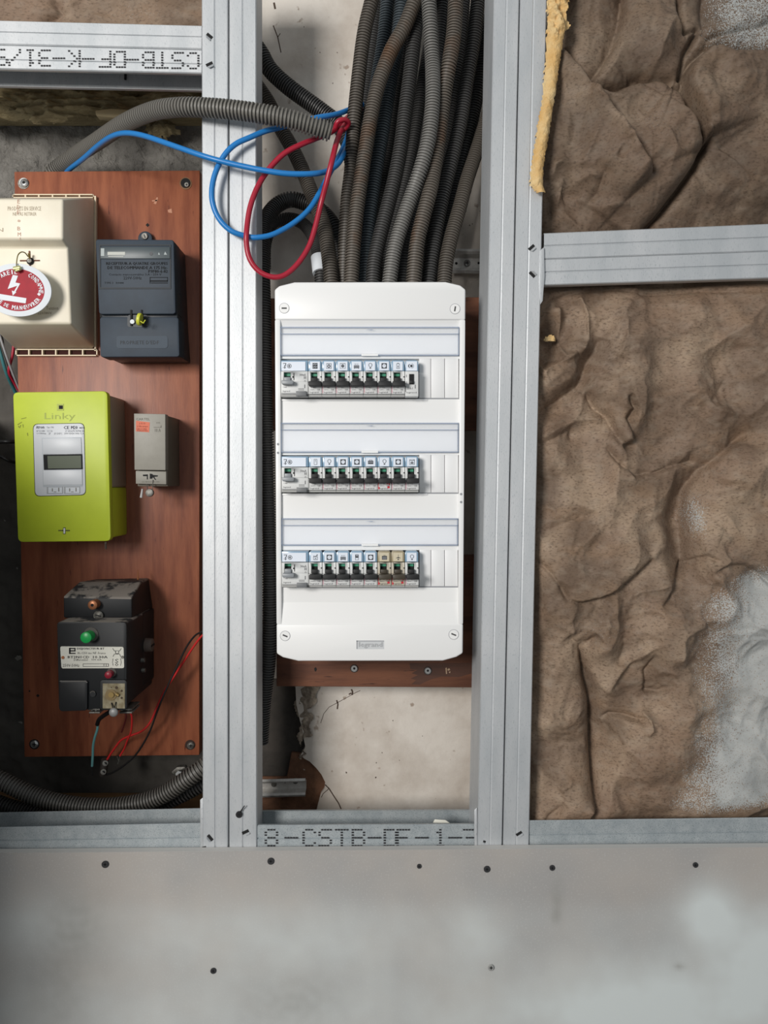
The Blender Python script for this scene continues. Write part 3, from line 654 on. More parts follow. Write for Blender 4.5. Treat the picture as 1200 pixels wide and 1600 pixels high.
# ---- upper right batt
def h_up(x, y):
    h = 12 * mm * gnoise(x / 130, y / 130, 171) + crumple(x, y, 177, 5.5 * mm, 95) - 52 * mm * sstep(1000, 1240, x) * sstep(160, 380, y) - 30 * mm * sstep(235, 370, y) + 1.2 * mm * crumple(x, y, 190, 1, 32)
    f = lambda *a, **k: 1.35 * fold(x, y, *a, **k)
    for q in ((1010, 190, 50, 50, 11, 20), (1118, 130, 50, 45, 13, 30), (930, 230, 50, 60, 10, 0), (985, 60, 40, 60, 9, 0), (1040, 80, 30, 60, -9, 0)): h = h + dip(x, y, *q)
    A = [(872, 60), (890, 95), (918, 136), (942, 168), (968, 205), (988, 238), (1002, 262), (1016, 276)]
    h = h + f(A, valley=14 * mm, vw=7, stepR=24 * mm, sw=62, taper=.06)          # left pillow laps over the centre one
    B = [(918, 136), (950, 142), (966, 140), (990, 132), (1020, 128), (1048, 138), (1062, 150), (1070, 170), (1080, 190), (1094, 218), (1101, 232), (1090, 255), (1070, 285), (1045, 318), (1018, 350), (1010, 366)]
    h = h + f(B[:5] + [(1048, 138)], valley=12 * mm, vw=7, stepR=14 * mm, sw=42, taper=.08)
    h = h + f(B[5:10] + [(1101, 232)], valley=15 * mm, vw=8, stepR=16 * mm, stepL=8 * mm, sw=42, taper=.08)
    h = h + f([(1112, 216), (1101, 232), (1090, 255), (1070, 285), (1045, 318), (1018, 350), (1008, 368)], valley=17 * mm, vw=10, stepR=18 * mm, stepL=6 * mm, sw=60, taper=.02)
    Cc = [(1215, 88), (1170, 88), (1135, 92), (1115, 84), (1098, 84), (1078, 100), (1066, 118), (1064, 140), (1072, 165), (1084, 190), (1096, 220)]
    h = h + f(Cc, valley=9 * mm, vw=7, stepL=18 * mm, sw=60, taper=.03)
    h = h + f([(1100, 160), (1090, 190), (1092, 208), (1106, 218), (1122, 204)], valley=3 * mm, vw=7, ridge=3 * mm, rw=14, taper=.2)
    h = h + f([(974, -10), (968, 40), (955, 78), (935, 110), (918, 132)], valley=11 * mm, vw=13, stepL=9 * mm, sw=34, taper=.05)   # pleat of the top left lobes
    h = h + f([(945, 120), (962, 95), (975, 55)], ridge=4 * mm, rw=8); h = h + f([(880, 66), (884, 30), (892, -10)], valley=9 * mm, vw=12, taper=.1)
    h = h + f([(940, 140), (958, 146), (964, 140)], valley=9 * mm, vw=7, taper=.2); h = h + f([(980, 128), (1000, 122), (1006, 130)], valley=7 * mm, vw=6)
    h = h + f([(1056, -10), (1058, 40), (1062, 62), (1085, 54), (1066, 90), (1060, 130)], valley=8 * mm, vw=7, stepL=5 * mm, stepR=8 * mm, sw=26, taper=.05)
    h = h + f([(1042, 45), (1055, 58), (1066, 64), (1086, 55)], ridge=6 * mm, rw=5)
    h = h + f([(1050, 30), (1030, 70), (1018, 110), (1014, 126)], ridge=8 * mm, rw=13, taper=.2)
    h = h + f([(1100, -10), (1096, 30), (1094, 66)], valley=7 * mm, vw=9, taper=.1)
    h = h + f([(1096, 70), (1110, 64), (1150, 52), (1180, 46), (1215, 30)], valley=8 * mm, vw=6, stepR=10 * mm, sw=18, taper=.05)  # roll
    # crumples in the left pillow's lower part
    for p in ([(895, 162), (920, 165), (940, 178)], [(905, 265), (918, 236), (930, 205)], [(862, 282), (866, 262), (884, 250)], [(896, 288), (918, 278), (938, 282)],
              [(945, 215), (958, 200), (966, 238)], [(938, 268), (955, 250), (972, 232), (985, 255)], [(884, 300), (880, 285), (872, 320)], [(975, 305), (995, 285), (1010, 274)], [(940, 325), (960, 322), (985, 318)]):
        h = h + f(p, ridge=5 * mm, rw=7, taper=.3)
    for p in ([(876, 288), (890, 298), (910, 305)], [(925, 262), (940, 275), (935, 300), (918, 318)], [(955, 262), (962, 240), (972, 238)], [(852, 300), (862, 310), (868, 335)]):
        h = h + f(p, valley=6 * mm, vw=8, taper=.3)
    for p in ([(1018, 222), (1032, 215), (1045, 240), (1040, 280)], [(995, 240), (1008, 262)]): h = h + f(p, ridge=4 * mm, rw=8, taper=.3)
    h = h + f([(1090, 350), (1140, 318), (1190, 290)], valley=4 * mm, vw=16, taper=.2); h = h + f([(1175, 345), (1188, 338), (1200, 335)], ridge=5 * mm, rw=6)
    e = np.minimum((372 - y) / 20, 9); h = h - 22 * mm * np.exp(-np.maximum(e, 0) * 1.5)
    xe = np.interp(y, [0, 60, 150, 200, 260, 300, 330, 370], [880, 876, 864, 855, 846, 842, 850, 852])
    h = h - 12 * mm * np.exp(-np.maximum((x - xe) / 10, 0))
    return h
def edge_up(y): return np.interp(y, [-40, 0, 40, 60, 150, 200, 260, 292, 305, 340, 380], [886, 884, 878, 875, 862, 854, 844, 842, 847, 850, 850])
def dust_up(x, y):
    v = .62 * sstep(1075, 1150, x + 10 * gnoise(x / 30, y / 30, 3)) * (1 - sstep(60, 100, y - (x - 1100) * .05)) + .14 * gau(x, y, 1110, 80, 40, 20) + .10 * gau(x, y, 1010, 200, 50, 40)
    return np.clip(v, 0, 1)
k2 = thing('insulation_batt', 'upper right brown paper insulation batt in pillowy folds with a yellow wool edge', 'insulation', (P(1020, 360, 1.05).x, 1.05, P(1020, 375, 1.05).z))
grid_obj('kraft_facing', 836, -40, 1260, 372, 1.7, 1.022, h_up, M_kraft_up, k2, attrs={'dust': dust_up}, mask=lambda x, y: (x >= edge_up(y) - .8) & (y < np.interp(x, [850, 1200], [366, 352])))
bm = bmesh.new(); box(bm, 870, -50, 1262, 322, 1.15, 1.185); obj('wool_core', bm, M_wool, k2)
def h_we(x, y):
    xr_ = edge_up(y); xl_ = np.interp(y, [-40, 0, 40, 60, 150, 200, 240, 270, 292, 310], [854, 854, 852, 853, 846, 838, 833, 828, 826, 838])
    t = np.clip((x - xl_) / np.maximum(xr_ + 6 - xl_, 1), 0, 1)
    return .012 * np.sqrt(np.clip(4 * t * (1 - t), 0, 1)) + (.0015 + .007 * (y < 62)) * fbm(x / 14, y / 20, 55, 4) * (t > .05) * (t < .95)
def m_we(x, y):
    j = 2.5 * gnoise(x / 5, y / 5, 57) + 4 * (y < 62) * gnoise(x / 9, y / 9, 58)
    xl_ = np.interp(y, [-40, 0, 40, 60, 150, 200, 240, 270, 292, 310], [854, 854, 853, 853, 846, 838, 832, 827, 826, 840])
    return (x >= xl_ + j * .5) & (x <= edge_up(y) + 5 + j + 8 * np.exp(-((y - 42) / 10) ** 2)) & (y < 306)
M_woolp = M_wool
grid_obj('wool_edge', 820, -40, 906, 312, 1.3, .9985, h_we, M_woolp, k2, mask=m_we)
# ---- top left batt
def h_tl(x, y):
    h = 6 * mm * gnoise(x / 80, y / 50, 271) + crumple(x, y, 277, 2 * mm, 60)
    h = h + fold(x, y, [(48, 45), (70, 32), (95, 18), (80, 0)], valley=10 * mm, vw=10, stepL=5 * mm, sw=25) + fold(x, y, [(100, 45), (98, 25), (120, 0)], ridge=4 * mm, rw=10)
    return h - 12 * mm * np.exp(-np.maximum((52 - y) / 14, 0))
k3 = thing('insulation_batt', 'strip of brown paper insulation batt at top left above the steel rails', 'insulation', (P(150, 50, 1.05).x, 1.05, P(150, 60, 1.05).z))
grid_obj('kraft_facing', -150, -50, 316, 50, 2, 1.018, h_tl, M_kraft, k3, attrs={'dust': lambda x, y: .12 * gau(x, y, 220, 20, 60, 20)})
bm = bmesh.new(); box(bm, -148, -60, 314, 26, 1.053, 1.16); obj('wool_core', bm, M_wool, k3)
# ---- bare mineral wool behind the printed rail
def h_rw(x, y):
    return .012 * fbm(x / 90, y / 22, 371, 4) + .010 * np.maximum(0, fbm(x / 60, y / 12, 375, 3, ridge=True)) + .018 * gau(y, y, 170, 170, 30, 30)
rw = thing('mineral_wool_roll', 'ragged strip of bare yellowish mineral wool below the printed rail', 'insulation', (P(150, 195, 1.2).x, 1.2, P(150, 200, 1.2).z))
def m_rw(x, y):
    j = 9 * gnoise(x / 30, x / 70, 377)
    return (y < np.interp(x, [-60, 60, 130, 190, 250, 320], [190, 196, 196, 186, 178, 188]) + j)
grid_obj('wool_fleece', -100, 95, 322, 215, 1.8, 1.185, h_rw, M_rock, rw, mask=m_rw)
bm = bmesh.new(); box(bm, -98, 92, 322, 176, 1.196, 1.24); obj('wool_core', bm, M_rock, rw)
bm = bmesh.new(); prism(bm, [(148, 172), (172, 169), (222, 172), (224, 180), (205, 185), (170, 183), (150, 181)], 1.150, 1.165); obj('paper_shred', bm, mat('cream_paper', (196, 178, 140), .8), rw, bev=.002)
o = grid_obj('wool_tuft', 216, 190, 286, 240, 1.6, 1.222, lambda x, y: .03 * gau(x, y, 256, 208, 26, 16) + .006 * fbm(x / 9, y / 9, 381, 4), M_rock, rw, mask=lambda x, y: gau(x, y, 255, 208, 24, 15) + .3 * gnoise(x / 7, y / 7, 383) > .3)
# ------------------------------------------------------------------ varnished meter board
YB = 1.155
YBF = YB - .0003
bdq = [(22, 268), (312, 266), (311.5, 1180), (38, 1183)]
mb = thing('meter_board', 'reddish varnished plywood board carrying the meters in the left bay', 'board', tuple(P(170, 1182, YB)))
bm = bmesh.new(); prism(bm, bdq, YB, YB + .018); obj('plywood_panel', bm, M_board, mb, bev=.0012)
bm = bmesh.new(); disc(bm, 290, 286.5, 9.5, YB - .0008, YB); o = obj('screw_hole', bm, mat('raw_wood_rim', (132, 96, 66), .8), mb)
bm = bmesh.new(); disc(bm, 290, 286, 7.6, YB - .0012, YB - .0007); o2 = obj('hole_bore', bm, M_dark, o)
screw(mb, 291.5, 288.5, YB - .001, 3.6, M_oldzinc)
bm = bmesh.new(); disc(bm, 36.5, 286.5, 8.6, YB - .0008, YB); obj('countersink', bm, M_oldzinc, mb)
screw(mb, 37, 285, YB - .0008, 6.6, M_zinc, slot='hex'); 
bm = bmesh.new(); disc(bm, 53.5, 1163, 8, YB - .0008, YB); obj('countersink', bm, M_dark, mb)
screw(mb, 53.5, 1163, YB - .0008, 6, M_zinc)
bm = bmesh.new(); disc(bm, 297, 1164, 8, YB - .0008, YB); obj('countersink', bm, mat('dark_countersink', (58, 40, 32), .8), mb)
screw(mb, 298, 1165, YB - .0008, 5.4, M_oldzinc)
for x, y, r in ((230.5, 351.5, 3), (59, 1087, 2.6), (46, 1080, 1.6)):
    bm = bmesh.new(); prism(bm, [(x - r, y), (x, y - r), (x + r, y), (x, y + r)], YB - .0005, YB); obj('nail_hole', bm, M_dark, mb)
M_scuff = mat('pale_scuff', (196, 140, 112), .7)
for pts in ([(240, 318), (245, 308), (247, 309), (244, 319)], [(237, 313), (247, 312), (246, 314), (238, 315)], [(262, 328), (268, 326), (269, 333), (263, 332)]):
    bm = bmesh.new(); prism(bm, pts, YB - .0003, YB); obj('scuff', bm, M_scuff, mb)

# ------------------------------------------------------------------ cream service fuse box
fb = thing('service_fuse_box', 'cream plastic fuse box with sloping faces at top left of the meter board', 'fuse box', tuple(P(80, 550, YB)))
def hull(rows, xl, Yl=None):
    """rows: (px right, py, Y) down the right silhouette"""
bm = bmesh.new()
rt = [P(148, 309, YB - .004), P(98.5, 311, 1.040), P(98.5, 374, 1.040), P(107, 386, 1.060), P(111.5, 506, 1.060), P(148, 545, YB - .004)]
xb = P(20, 309, YB).x - .004; xbb = P(24, 545, YB).x
lf = [Vector((xb, p.y, p.z)) for p in rt]
for i in (1, 2, 3, 4): lf[i].x = xb + .012
lf[5].x = xbb
a = [bm.verts.new(p) for p in rt]; b = [bm.verts.new(p) for p in lf]
for i in range(5): bm.faces.new((a[i], a[i + 1], b[i + 1], b[i]))
bm.faces.new((a[5], a[0], b[0], b[5])); bm.faces.new(a); bm.faces.new(list(reversed(b)))
obj('cover', bm, M_cream, fb, bev=.0035, seg=3, ang=12)
def ventstrip(y0, y1, x0, x1, slots, yy):
    bm = bmesh.new(); t = 1.6
    box(bm, x0 + 2, y0, x1 - 2, y0 + t, yy, YBF); box(bm, x0 + 2, y1 - t, x1 - 2, y1, yy, YBF); box(bm, x0, y0 + 2, x0 + t, y1 - 2, yy, YBF); box(bm, x1 - t, y0 + 2, x1, y1 - 2, yy, YBF)
    for s in slots: box(bm, s - 1, y0 + t, s + 1, y1 - t, yy, YBF)
    prism(bm, [(x0, y0 + 2.2), (x0 + 2.2, y0), (x0 + 3, y0 + 1), (x0 + 1, y0 + 3)], yy, YBF); prism(bm, [(x1 - 2.2, y0), (x1, y0 + 2.2), (x1 - 1, y0 + 3), (x1 - 3, y0 + 1)], yy, YBF)
    o = obj('vent_flange', bm, M_creamrim, fb)
    bm = bmesh.new(); box(bm, x0 + 2, y0 + 1.5, x1 - 2, y1 - 1.5, YB - .0008, YB - .0001); obj('vent_slots', bm, mat('vent_gap', (58, 22, 16), .9), o)
ventstrip(303, 309.2, 19, 147, (39.5, 60.5, 82, 103, 124), YB - .006)
ventstrip(545, 556, 24, 152, (45, 66, 87, 108, 129), YB - .006)
bm = bmesh.new(); box(bm, 147.3, 306, 149.8, 548, YB - .006, YBF); obj('side_rim', bm, M_creamrim, fb)
printed('embossed_lettering', [('PRODUITS EN SERVICE', 12, 322.5, 64, 329), ('NE PAS RETIRER', 20, 331.5, 57, 337), ('EN', -12, 356, 5, 362)], 1.0397, mat('grey_emboss', (176, 162, 140), .7), fb)
printed('emboss_caption', [('Tension', 72, 478.5, 91, 484), ('220/380V', 59, 487, 81, 491)], 1.0597, mat('brown_emboss', (146, 128, 104), .7), fb)
printed('faded_stamp', [('E', 27, 311.5, 31, 318), ('D', 26.5, 320, 31.5, 327), ('F', 26.5, 329, 31.5, 335), ('8', 27, 343, 32, 347), ('B', 27, 354, 32, 360), ('M', 27.5, 363, 32.5, 369), ('/', 29, 371, 32, 375)], 1.0396, M_faintink, fb)
# cross recess with sealing screw
bm = bmesh.new(); prism(bm, [(31, 406.2), (62, 406), (62, 408), (31, 408.4)], 1.0592, 1.0596); prism(bm, [(44.5, 392), (47, 392), (48, 417), (45.5, 417)], 1.0592, 1.0596); obj('cross_recess', bm, mat('brown_recess', (112, 72, 54), .8), fb)
bm = bmesh.new(); disc(bm, 47, 408, 5.6, 1.0585, 1.0596); o = obj('sealing_screw', bm, M_dark, fb)
bm = bmesh.new(); disc(bm, 45.5, 407, 3.2, 1.055, 1.0586); obj('screw_head', bm, M_oldzinc, o, smooth=True)
bm = bmesh.new(); cyl(bm, P(45, 396, 1.052), P(46.5, 405, 1.056), .0016, .001, 8); obj('seal_pin', bm, M_brass, fb)

# ------------------------------------------------------------------ red and white warning tag
YT = 1.036
tg = thing('warning_tag', 'oval red and white warning tag with a lightning bolt, hung on the cream fuse box', 'tag', tuple(P(26, 495, YT)))
TCX, TCY, TR = 27.0, 453.0, math.radians(7)
def ell(a, b, n=56): return [(TCX + a * math.cos(t) * math.cos(TR) - b * math.sin(t) * math.sin(TR), TCY + a * math.cos(t) * math.sin(TR) + b * math.sin(t) * math.cos(TR)) for t in [2 * PI * i / n for i in range(n)]]
bm = bmesh.new(); prism(bm, ell(53.5, 41.5), YT, YT + .0022); obj('tag_plate', bm, M_tagwhite, tg, bev=.0005)
bm = bmesh.new(); prism(bm, ell(42.5, 33), YT - .0003, YT); red = obj('red_field', bm, M_tagred, tg)
bm = bmesh.new()
prism(bm, [(21, 429), (28, 431.5), (24, 443), (31.5, 443.5), (24.5, 455.5), (26, 456.5), (20.5, 461.5), (18.5, 453.5), (20.5, 454), (24, 447.5), (12, 451.5)], YT - .0007, YT - .0003) if False else None
def flatpoly(bm, pts, Y): bm.faces.new([bm.verts.new(P(x, y, Y)) for x, y in pts])
flatpoly(bm, [(20, 429.5), (28, 431), (24.2, 441.5), (12, 451.5)], YT - .0006); flatpoly(bm, [(24.2, 441.5), (31.5, 443), (27, 446.5), (12, 451.5)], YT - .0006)
flatpoly(bm, [(27, 446.5), (31.5, 443), (24.3, 456), (21.8, 455.3)], YT - .0006); flatpoly(bm, [(18.5, 454), (25.5, 456.5), (20, 461.8)], YT - .0006)
obj('lightning_bolt', bm, M_tagwhite, tg)
bm = bmesh.new(); flatpoly(bm, [(-8, 458), (41.3, 466), (40, 474), (-9, 467)], YT - .0006); obj('white_bar', bm, M_tagwhite, tg)
bm = bmesh.new()
def arc_text(s, t0, t1, a, b, hgt, wd, inward):
    for i, ch in enumerate(s):
        if ch == ' ': continue
        t = math.radians(t0 + (t1 - t0) * (i + .5) / len(s))
        ex, ey = a * math.cos(t), b * math.sin(t); tx, ty = -a * math.sin(t), b * math.cos(t)
        x = TCX + ex * math.cos(TR) - ey * math.sin(TR); y = TCY + ex * math.sin(TR) + ey * math.cos(TR)
        ang = math.atan2(ty, tx) + TR
        if inward: ang += PI
        wI = wd * (.35 if ch in "I'." else 1.35 if ch in 'MŒ' else 1)
        letters(bm, ch, x - wI / 2, y - hgt / 2, x + wI / 2, y + hgt / 2, YT - .0006, bold=True, rot=ang)
arc_text('APPAREIL', 192, 266, 37.5, 28, 6.8, 3.9, False)
arc_text('CONDAMNE', -68, 2, 37.2, 28, 6.6, 3.7, False)
arc_text('MANŒUVRER', 98, 18, 37, 27.8, 6.6, 3.7, True)
arc_text('DEFENSE DE', 170, 106, 37, 27.8, 5.4, 3.0, True)
obj('white_lettering', bm, M_tagwhite, tg)
bm = bmesh.new(); flatpoly(bm, [(58, 459.5), (61, 457), (64, 460), (61, 462.5)], YT - .0006); obj('diamond_mark', bm, M_tagwhite, tg)
bm = bmesh.new(); cyl(bm, P(22, 420.5, YT - .004), P(32, 418.5, YT - .004), .0032, n=12); cyl(bm, P(25, 423, YT - .006), P(31, 421, YT - .006), .0018, n=10); obj('crimped_ferrule', bm, mat('pale_brass', (196, 196, 140), .4, .4), tg, smooth=True)
wire('seal_wire', [(26, 420, YT - .004), (26, 410, YT - .002), (28, 399, YT - .001), (33, 394, YT + .002), (39, 395, 1.044), (44, 401, 1.051)], .00075, mat('sealing_wire', (120, 112, 60), .5, .4), parent=tg, step=.0015, n=8)

# ------------------------------------------------------------------ slate blue remote-control relay
ry = thing('ripple_control_relay', 'slate blue meter-like relay box with printed plate and yellow seal', 'relay', tuple(P(222, 568, YB)))
bm = bmesh.new(); prism(bm, [(155, 376), (271, 376), (276, 500), (280, 557), (163, 557), (156, 549)], 1.096, YBF, yref=1.090); obj('base', bm, M_bluedk, ry, bev=.002)
bm = bmesh.new(); prism(bm, rquad([(149, 373.5), (271.5, 374.5), (274.5, 490.5), (154.5, 491)], 5), 1.088, 1.120); obj('upper_cover', bm, M_blue, ry, bev=.0015)
bm = bmesh.new(); prism(bm, rquad([(155.5, 495), (279, 495.5), (280.5, 557.5), (156.5, 558)], 5), 1.090, 1.120); obj('terminal_cover', bm, M_blue, ry, bev=.0015)
bm = bmesh.new(); box(bm, 156, 491, 278, 496, 1.098, 1.118); obj('cover_joint', bm, M_dark, ry)
bm = bmesh.new(); c = P(226.5, 369, 1.146)
pr = [(226.5 + 11 * math.cos(math.radians(a)), 372 + 11 * math.sin(math.radians(a))) for a in range(180, 361, 15)]
prism(bm, pr + [(237.5, 385), (215.5, 385)], 1.146, YB - .001); lug = obj('fixing_lug', bm, M_blue, ry, bev=.001)
screw(lug, 226, 369, 1.146, 5, M_oldzinc, slot=math.radians(70))
bm = bmesh.new()
for q in (rect(155, 382, 267, 384), rect(155, 449, 267, 451.5), rect(155, 384, 157, 449), rect(265, 384, 267, 449)): prism(bm, q, 1.0872, 1.0884)
obj('plate_frame', bm, mat('slate_frame', (28, 36, 44), .6), ry)
bm = bmesh.new(); box(bm, 157, 386, 265.5, 404, 1.0862, 1.0882); wn = obj('window', bm, mat('smoked_window', (74, 84, 88), .4), ry, bev=.0004)
bm = bmesh.new(); box(bm, 168, 393.5, 195.5, 398.5, 1.0858, 1.0863); box(bm, 169, 400, 193, 401.2, 1.0858, 1.0863); obj('counter_slip', bm, mat('pale_slip', (178, 180, 172), .4), wn)
bm = bmesh.new(); disc(bm, 236, 396.5, 2.8, 1.0858, 1.0863); obj('indicator_dot', bm, M_bluedk, wn)
bm = bmesh.new(); flatpoly(bm, [(248, 394), (250, 398), (247, 398)], 1.0859); flatpoly(bm, [(258, 393), (261, 398), (256, 398)], 1.0859); box(bm, 157.5, 388, 163, 400, 1.0858, 1.0863); obj('window_mark', bm, mat('slate_mark', (150, 160, 160), .4), wn)
printed('printed_text', [('RECEPTEUR A QUATRE GROUPES', 166, 409.5, 262, 414.5), ('DE TELECOMMANDE A 175 Hz-', 168, 415.8, 261.5, 420.5), ('P9P80-6-82', 232, 421.6, 262, 426.2)], 1.0877, mat('plate_black', (8, 12, 18), .8), ry, bold=True)
printed('printed_caption', [('Contacts manoeuvrables 3.A - 250 V', 170, 427.2, 252, 430.4), ('220V-50Hz', 193, 432, 221, 436.6), ('TYPE 3   R0488', 163, 440.5, 193, 443.4)], 1.0877, MATS['plate_black'], ry)
bm = bmesh.new()
for q in (rect(234, 433, 262, 433.8), rect(234, 438, 262, 440), rect(234, 433, 234.8, 443), rect(261.2, 433, 262, 440), rect(236, 441.5, 262, 442.6)): prism(bm, q, 1.0875, 1.0879)
obj('number_box', bm, MATS['plate_black'], ry)
printed('moulded_lettering', [('PROPRIETE D\'EDF', 188, 532, 248, 538)], 1.0892, mat('slate_emboss', (18, 24, 32), .6), ry)
bm = bmesh.new(); prism(bm, rrect(182, 525, 262, 544, 4), 1.0895, 1.0899); obj('moulded_panel', bm, mat('slate_panel', (50, 64, 78), .6), ry)
bm = bmesh.new(); prism(bm, rrect(199, 492, 231, 511, 4), 1.0892, 1.0905); nt_ = obj('seal_recess', bm, mat('dark_slate', (30, 37, 44), .5), ry)
bm = bmesh.new(); box(bm, 203.5, 484, 206, 509, 1.0868, 1.089); box(bm, 220, 484, 222.5, 500, 1.0868, 1.0875); obj('seal_slot', bm, M_dark, ry)
bm = bmesh.new(); disc(bm, 206.5, 502.5, 3.4, 1.086, 1.0893); obj('white_plug', bm, M_tagwhite, ry, smooth=True)
bm = bmesh.new(); cyl(bm, P(215.5, 498.5, 1.078), P(221, 499.5, 1.078), .0086, n=20); ys = obj('yellow_seal', bm, M_yellow, ry, bev=.0012)
bm = bmesh.new(); cyl(bm, P(219.5, 502, 1.072), P(224, 505, 1.068), .0007, n=6); cyl(bm, P(224, 505, 1.068), P(227, 500, 1.070), .0007, n=6); obj('wire_tail', bm, M_yellow, ys)

# ------------------------------------------------------------------ lime green smart meter
YE = 1.080
em = thing('electricity_meter', 'lime green electricity meter with a white display panel', 'electricity meter', tuple(P(100, 845, YB)))
bm = bmesh.new(); prism(bm, rquad([(24, 617), (169, 616), (172.5, 762), (27, 763)], 6), 1.090, YBF, yref=1.085); obj('upper_body', bm, M_greybody, em, bev=.003)
bm = bmesh.new(); prism(bm, rquad([(27.5, 762.5), (172.5, 761.5), (173.5, 841), (31, 842)], 5), 1.090, YBF, yref=1.085); obj('terminal_housing', bm, M_lime, em, bev=.003)
bm = bmesh.new(); prism(bm, rquad([(20, 613), (167.5, 611), (173, 845.5), (28, 847)], 8), YE, 1.092); obj('front_cover', bm, M_lime, em, bev=.0012)
bm = bmesh.new(); prism(bm, rquad([(52, 663), (131, 661.5), (133.5, 773), (55, 775)], 8), YE - .0012, YE); wp = obj('white_panel', bm, M_pale, em, bev=.0004)
bm = bmesh.new(); prism(bm, rquad([(51.2, 662.2), (131.8, 660.7), (134.4, 773.9), (54.2, 775.9)], 8), YE - .0003, YE); obj('panel_gap', bm, mat('lime_gap', (70, 78, 34), .7), em)
bm = bmesh.new()
prism(bm, [(65, 684), (127, 683), (129, 760), (67, 761)], YE - .0018, YE - .0012); obj('raised_field', bm, M_pale2, wp, bev=.0004)
bm = bmesh.new(); prism(bm, [(66.5, 685.5), (126.5, 684.5), (127.5, 709), (67.5, 709.5)], YE - .0024, YE - .0018); obj('blank_plate', bm, M_pale, wp, bev=.0003)
bm = bmesh.new(); prism(bm, [(67.5, 735), (128, 734.5), (128.6, 757.5), (68, 758)], YE - .0024, YE - .0018); obj('blank_plate', bm, M_pale, wp, bev=.0003)
bm = bmesh.new(); prism(bm, [(67.6, 710.3), (128.2, 709.4), (129, 733.2), (68.6, 734.2)], YE - .0022, YE - .0018); obj('display_frame', bm, M_dark, wp)
bm = bmesh.new(); prism(bm, [(74, 712.5), (126.5, 711.8), (127, 731.5), (75, 732.2)], YE - .0025, YE - .0022); obj('display', bm, M_lcd, wp)
for x in (73, 100):
    bm = bmesh.new(); prism(bm, rect(x, 759.5, x + 25, 771.5), YE - .0016, YE - .0011); bt = obj('push_button', bm, mat('button_recess', (150, 153, 155), .5), wp)
    bm = bmesh.new(); prism(bm, rect(x + 2.5, 761.5, x + 24, 770.5), YE - .0019, YE - .0016); obj('button_face', bm, M_pale2, bt)
    bm = bmesh.new(); prism(bm, rect(x + 8, 763, x + 9.5, 768), YE - .0021, YE - .0019); prism(bm, rect(x + 18, 762, x + 19.5, 768), YE - .0021, YE - .0019); prism(bm, rect(x + 11, 768, x + 15, 769), YE - .0021, YE - .0019); obj('button_mark', bm, M_greyink, bt)
printed('printed_label', [('itron', 57, 665, 69, 669.6, {'bold': True}) if False else ('itron', 57, 665, 69, 669.6), ('CE', 99.5, 665.5, 108, 670.5), ('M20', 111, 665.5, 121, 670.5), ('0071', 124, 667, 131, 670)], YE - .0014, mat('label_navy', (48, 48, 66), .6), wp, bold=True)
printed('printed_caption', [('Type 17B3', 73, 666.5, 84, 669.5), ('N°011481', 57, 672, 70, 674.8), ('CC 26', 73, 672, 82, 674.8), ('17 052674 90798 50', 102, 672, 131, 675), ('C=1Wh/imp', 57, 676, 72, 679), ('2P', 76, 676, 79, 679), ('-25°C/+70°C', 84, 676, 97, 679), ('230V-5(60)A 50Hz CL.A', 100, 676, 131, 679.2)], YE - .0014, mat('label_grey', (84, 84, 94), .6), wp)
bm = bmesh.new(); box(bm, 89, 631, 99.5, 641.5, YE - .0004, YE); sw = obj('sensor_window', bm, mat('lime_dark', (160, 174, 40), .5), em)
bm = bmesh.new(); box(bm, 92, 633.5, 98, 639, YE - .0008, YE - .0004); obj('sensor', bm, M_dark, sw)
printed('embossed_lettering', [('Linky', 69.5, 645, 117.5, 658)], YE - .0003, M_limetext, em)
bm = bmesh.new(); box(bm, 91, 828, 109, 830, YE - .0004, YE); box(bm, 98.5, 824, 102.5, 834.5, YE - .0004, YE); l_ = obj('cross_recess', bm, mat('lime_recess', (86, 92, 30), .7), em)
bm = bmesh.new(); box(bm, 99.2, 825.5, 101.6, 833.5, YE - .0012, YE - .0004); obj('latch', bm, M_pale, l_)
bm = bmesh.new()
for q in ([(27, 663), (34, 659), (34, 660), (28, 664)], [(30, 668), (32, 664), (33, 664), (31, 669)], [(28, 666), (29.5, 665), (30, 668), (29, 668)], [(35, 663), (36.2, 663), (36.6, 668), (36, 668)], [(42, 677), (43.4, 676), (44, 681), (43, 681)], [(33, 654), (41, 652), (41, 653), (33, 655)]): flatpoly(bm, q, YE - .0003)
obj('scratch_mark', bm, mat('olive_scratch', (132, 140, 44), .7), em)
bm = bmesh.new(); cyl(bm, P(165, 848, 1.09), P(165.5, 857, 1.10), .0014, n=8); obj('seal_stub', bm, M_modside, em)

# ------------------------------------------------------------------ small grey switch module
YM2 = 1.080
gm = thing('grey_switch_module', 'small warm grey module with an orange sticker, right of the lime meter', 'switch module', tuple(P(245, 767, YB)))
bm = bmesh.new(); prism(bm, [(210, 648.5), (258.5, 648.5), (259.8, 760), (212, 760)], 1.091, YBF, yref=1.083); obj('housing', bm, M_modside, gm, bev=.001)
bm = bmesh.new(); prism(bm, [(209.2, 646), (258.3, 647), (258.6, 734.8), (210, 734.2)], YM2, 1.095); obj('front_cover', bm, M_mod, gm, bev=.0008)
bm = bmesh.new(); prism(bm, [(211.8, 735.6), (259.5, 736.6), (259.8, 757), (212, 756)], YM2 + .004, 1.095); lc = obj('terminal_cover', bm, M_mod, gm, bev=.0008)
bm = bmesh.new(); prism(bm, [(212.6, 657.3), (234, 659.8), (233, 675.4), (212.2, 674)], YM2 - .0003, YM2); stk = obj('orange_sticker', bm, M_sticker, gm)
printed('sticker_text', [('J E D', 217.5, 660.6, 227.5, 663.2), ('2 Me-ampe', 214, 665, 231, 668), ('GROUPE', 213, 669.4, 229, 671.4), ('NANTES', 214.5, 672, 231, 674)], YM2 - .0005, mat('sticker_ink', (118, 38, 28), .7), gm)
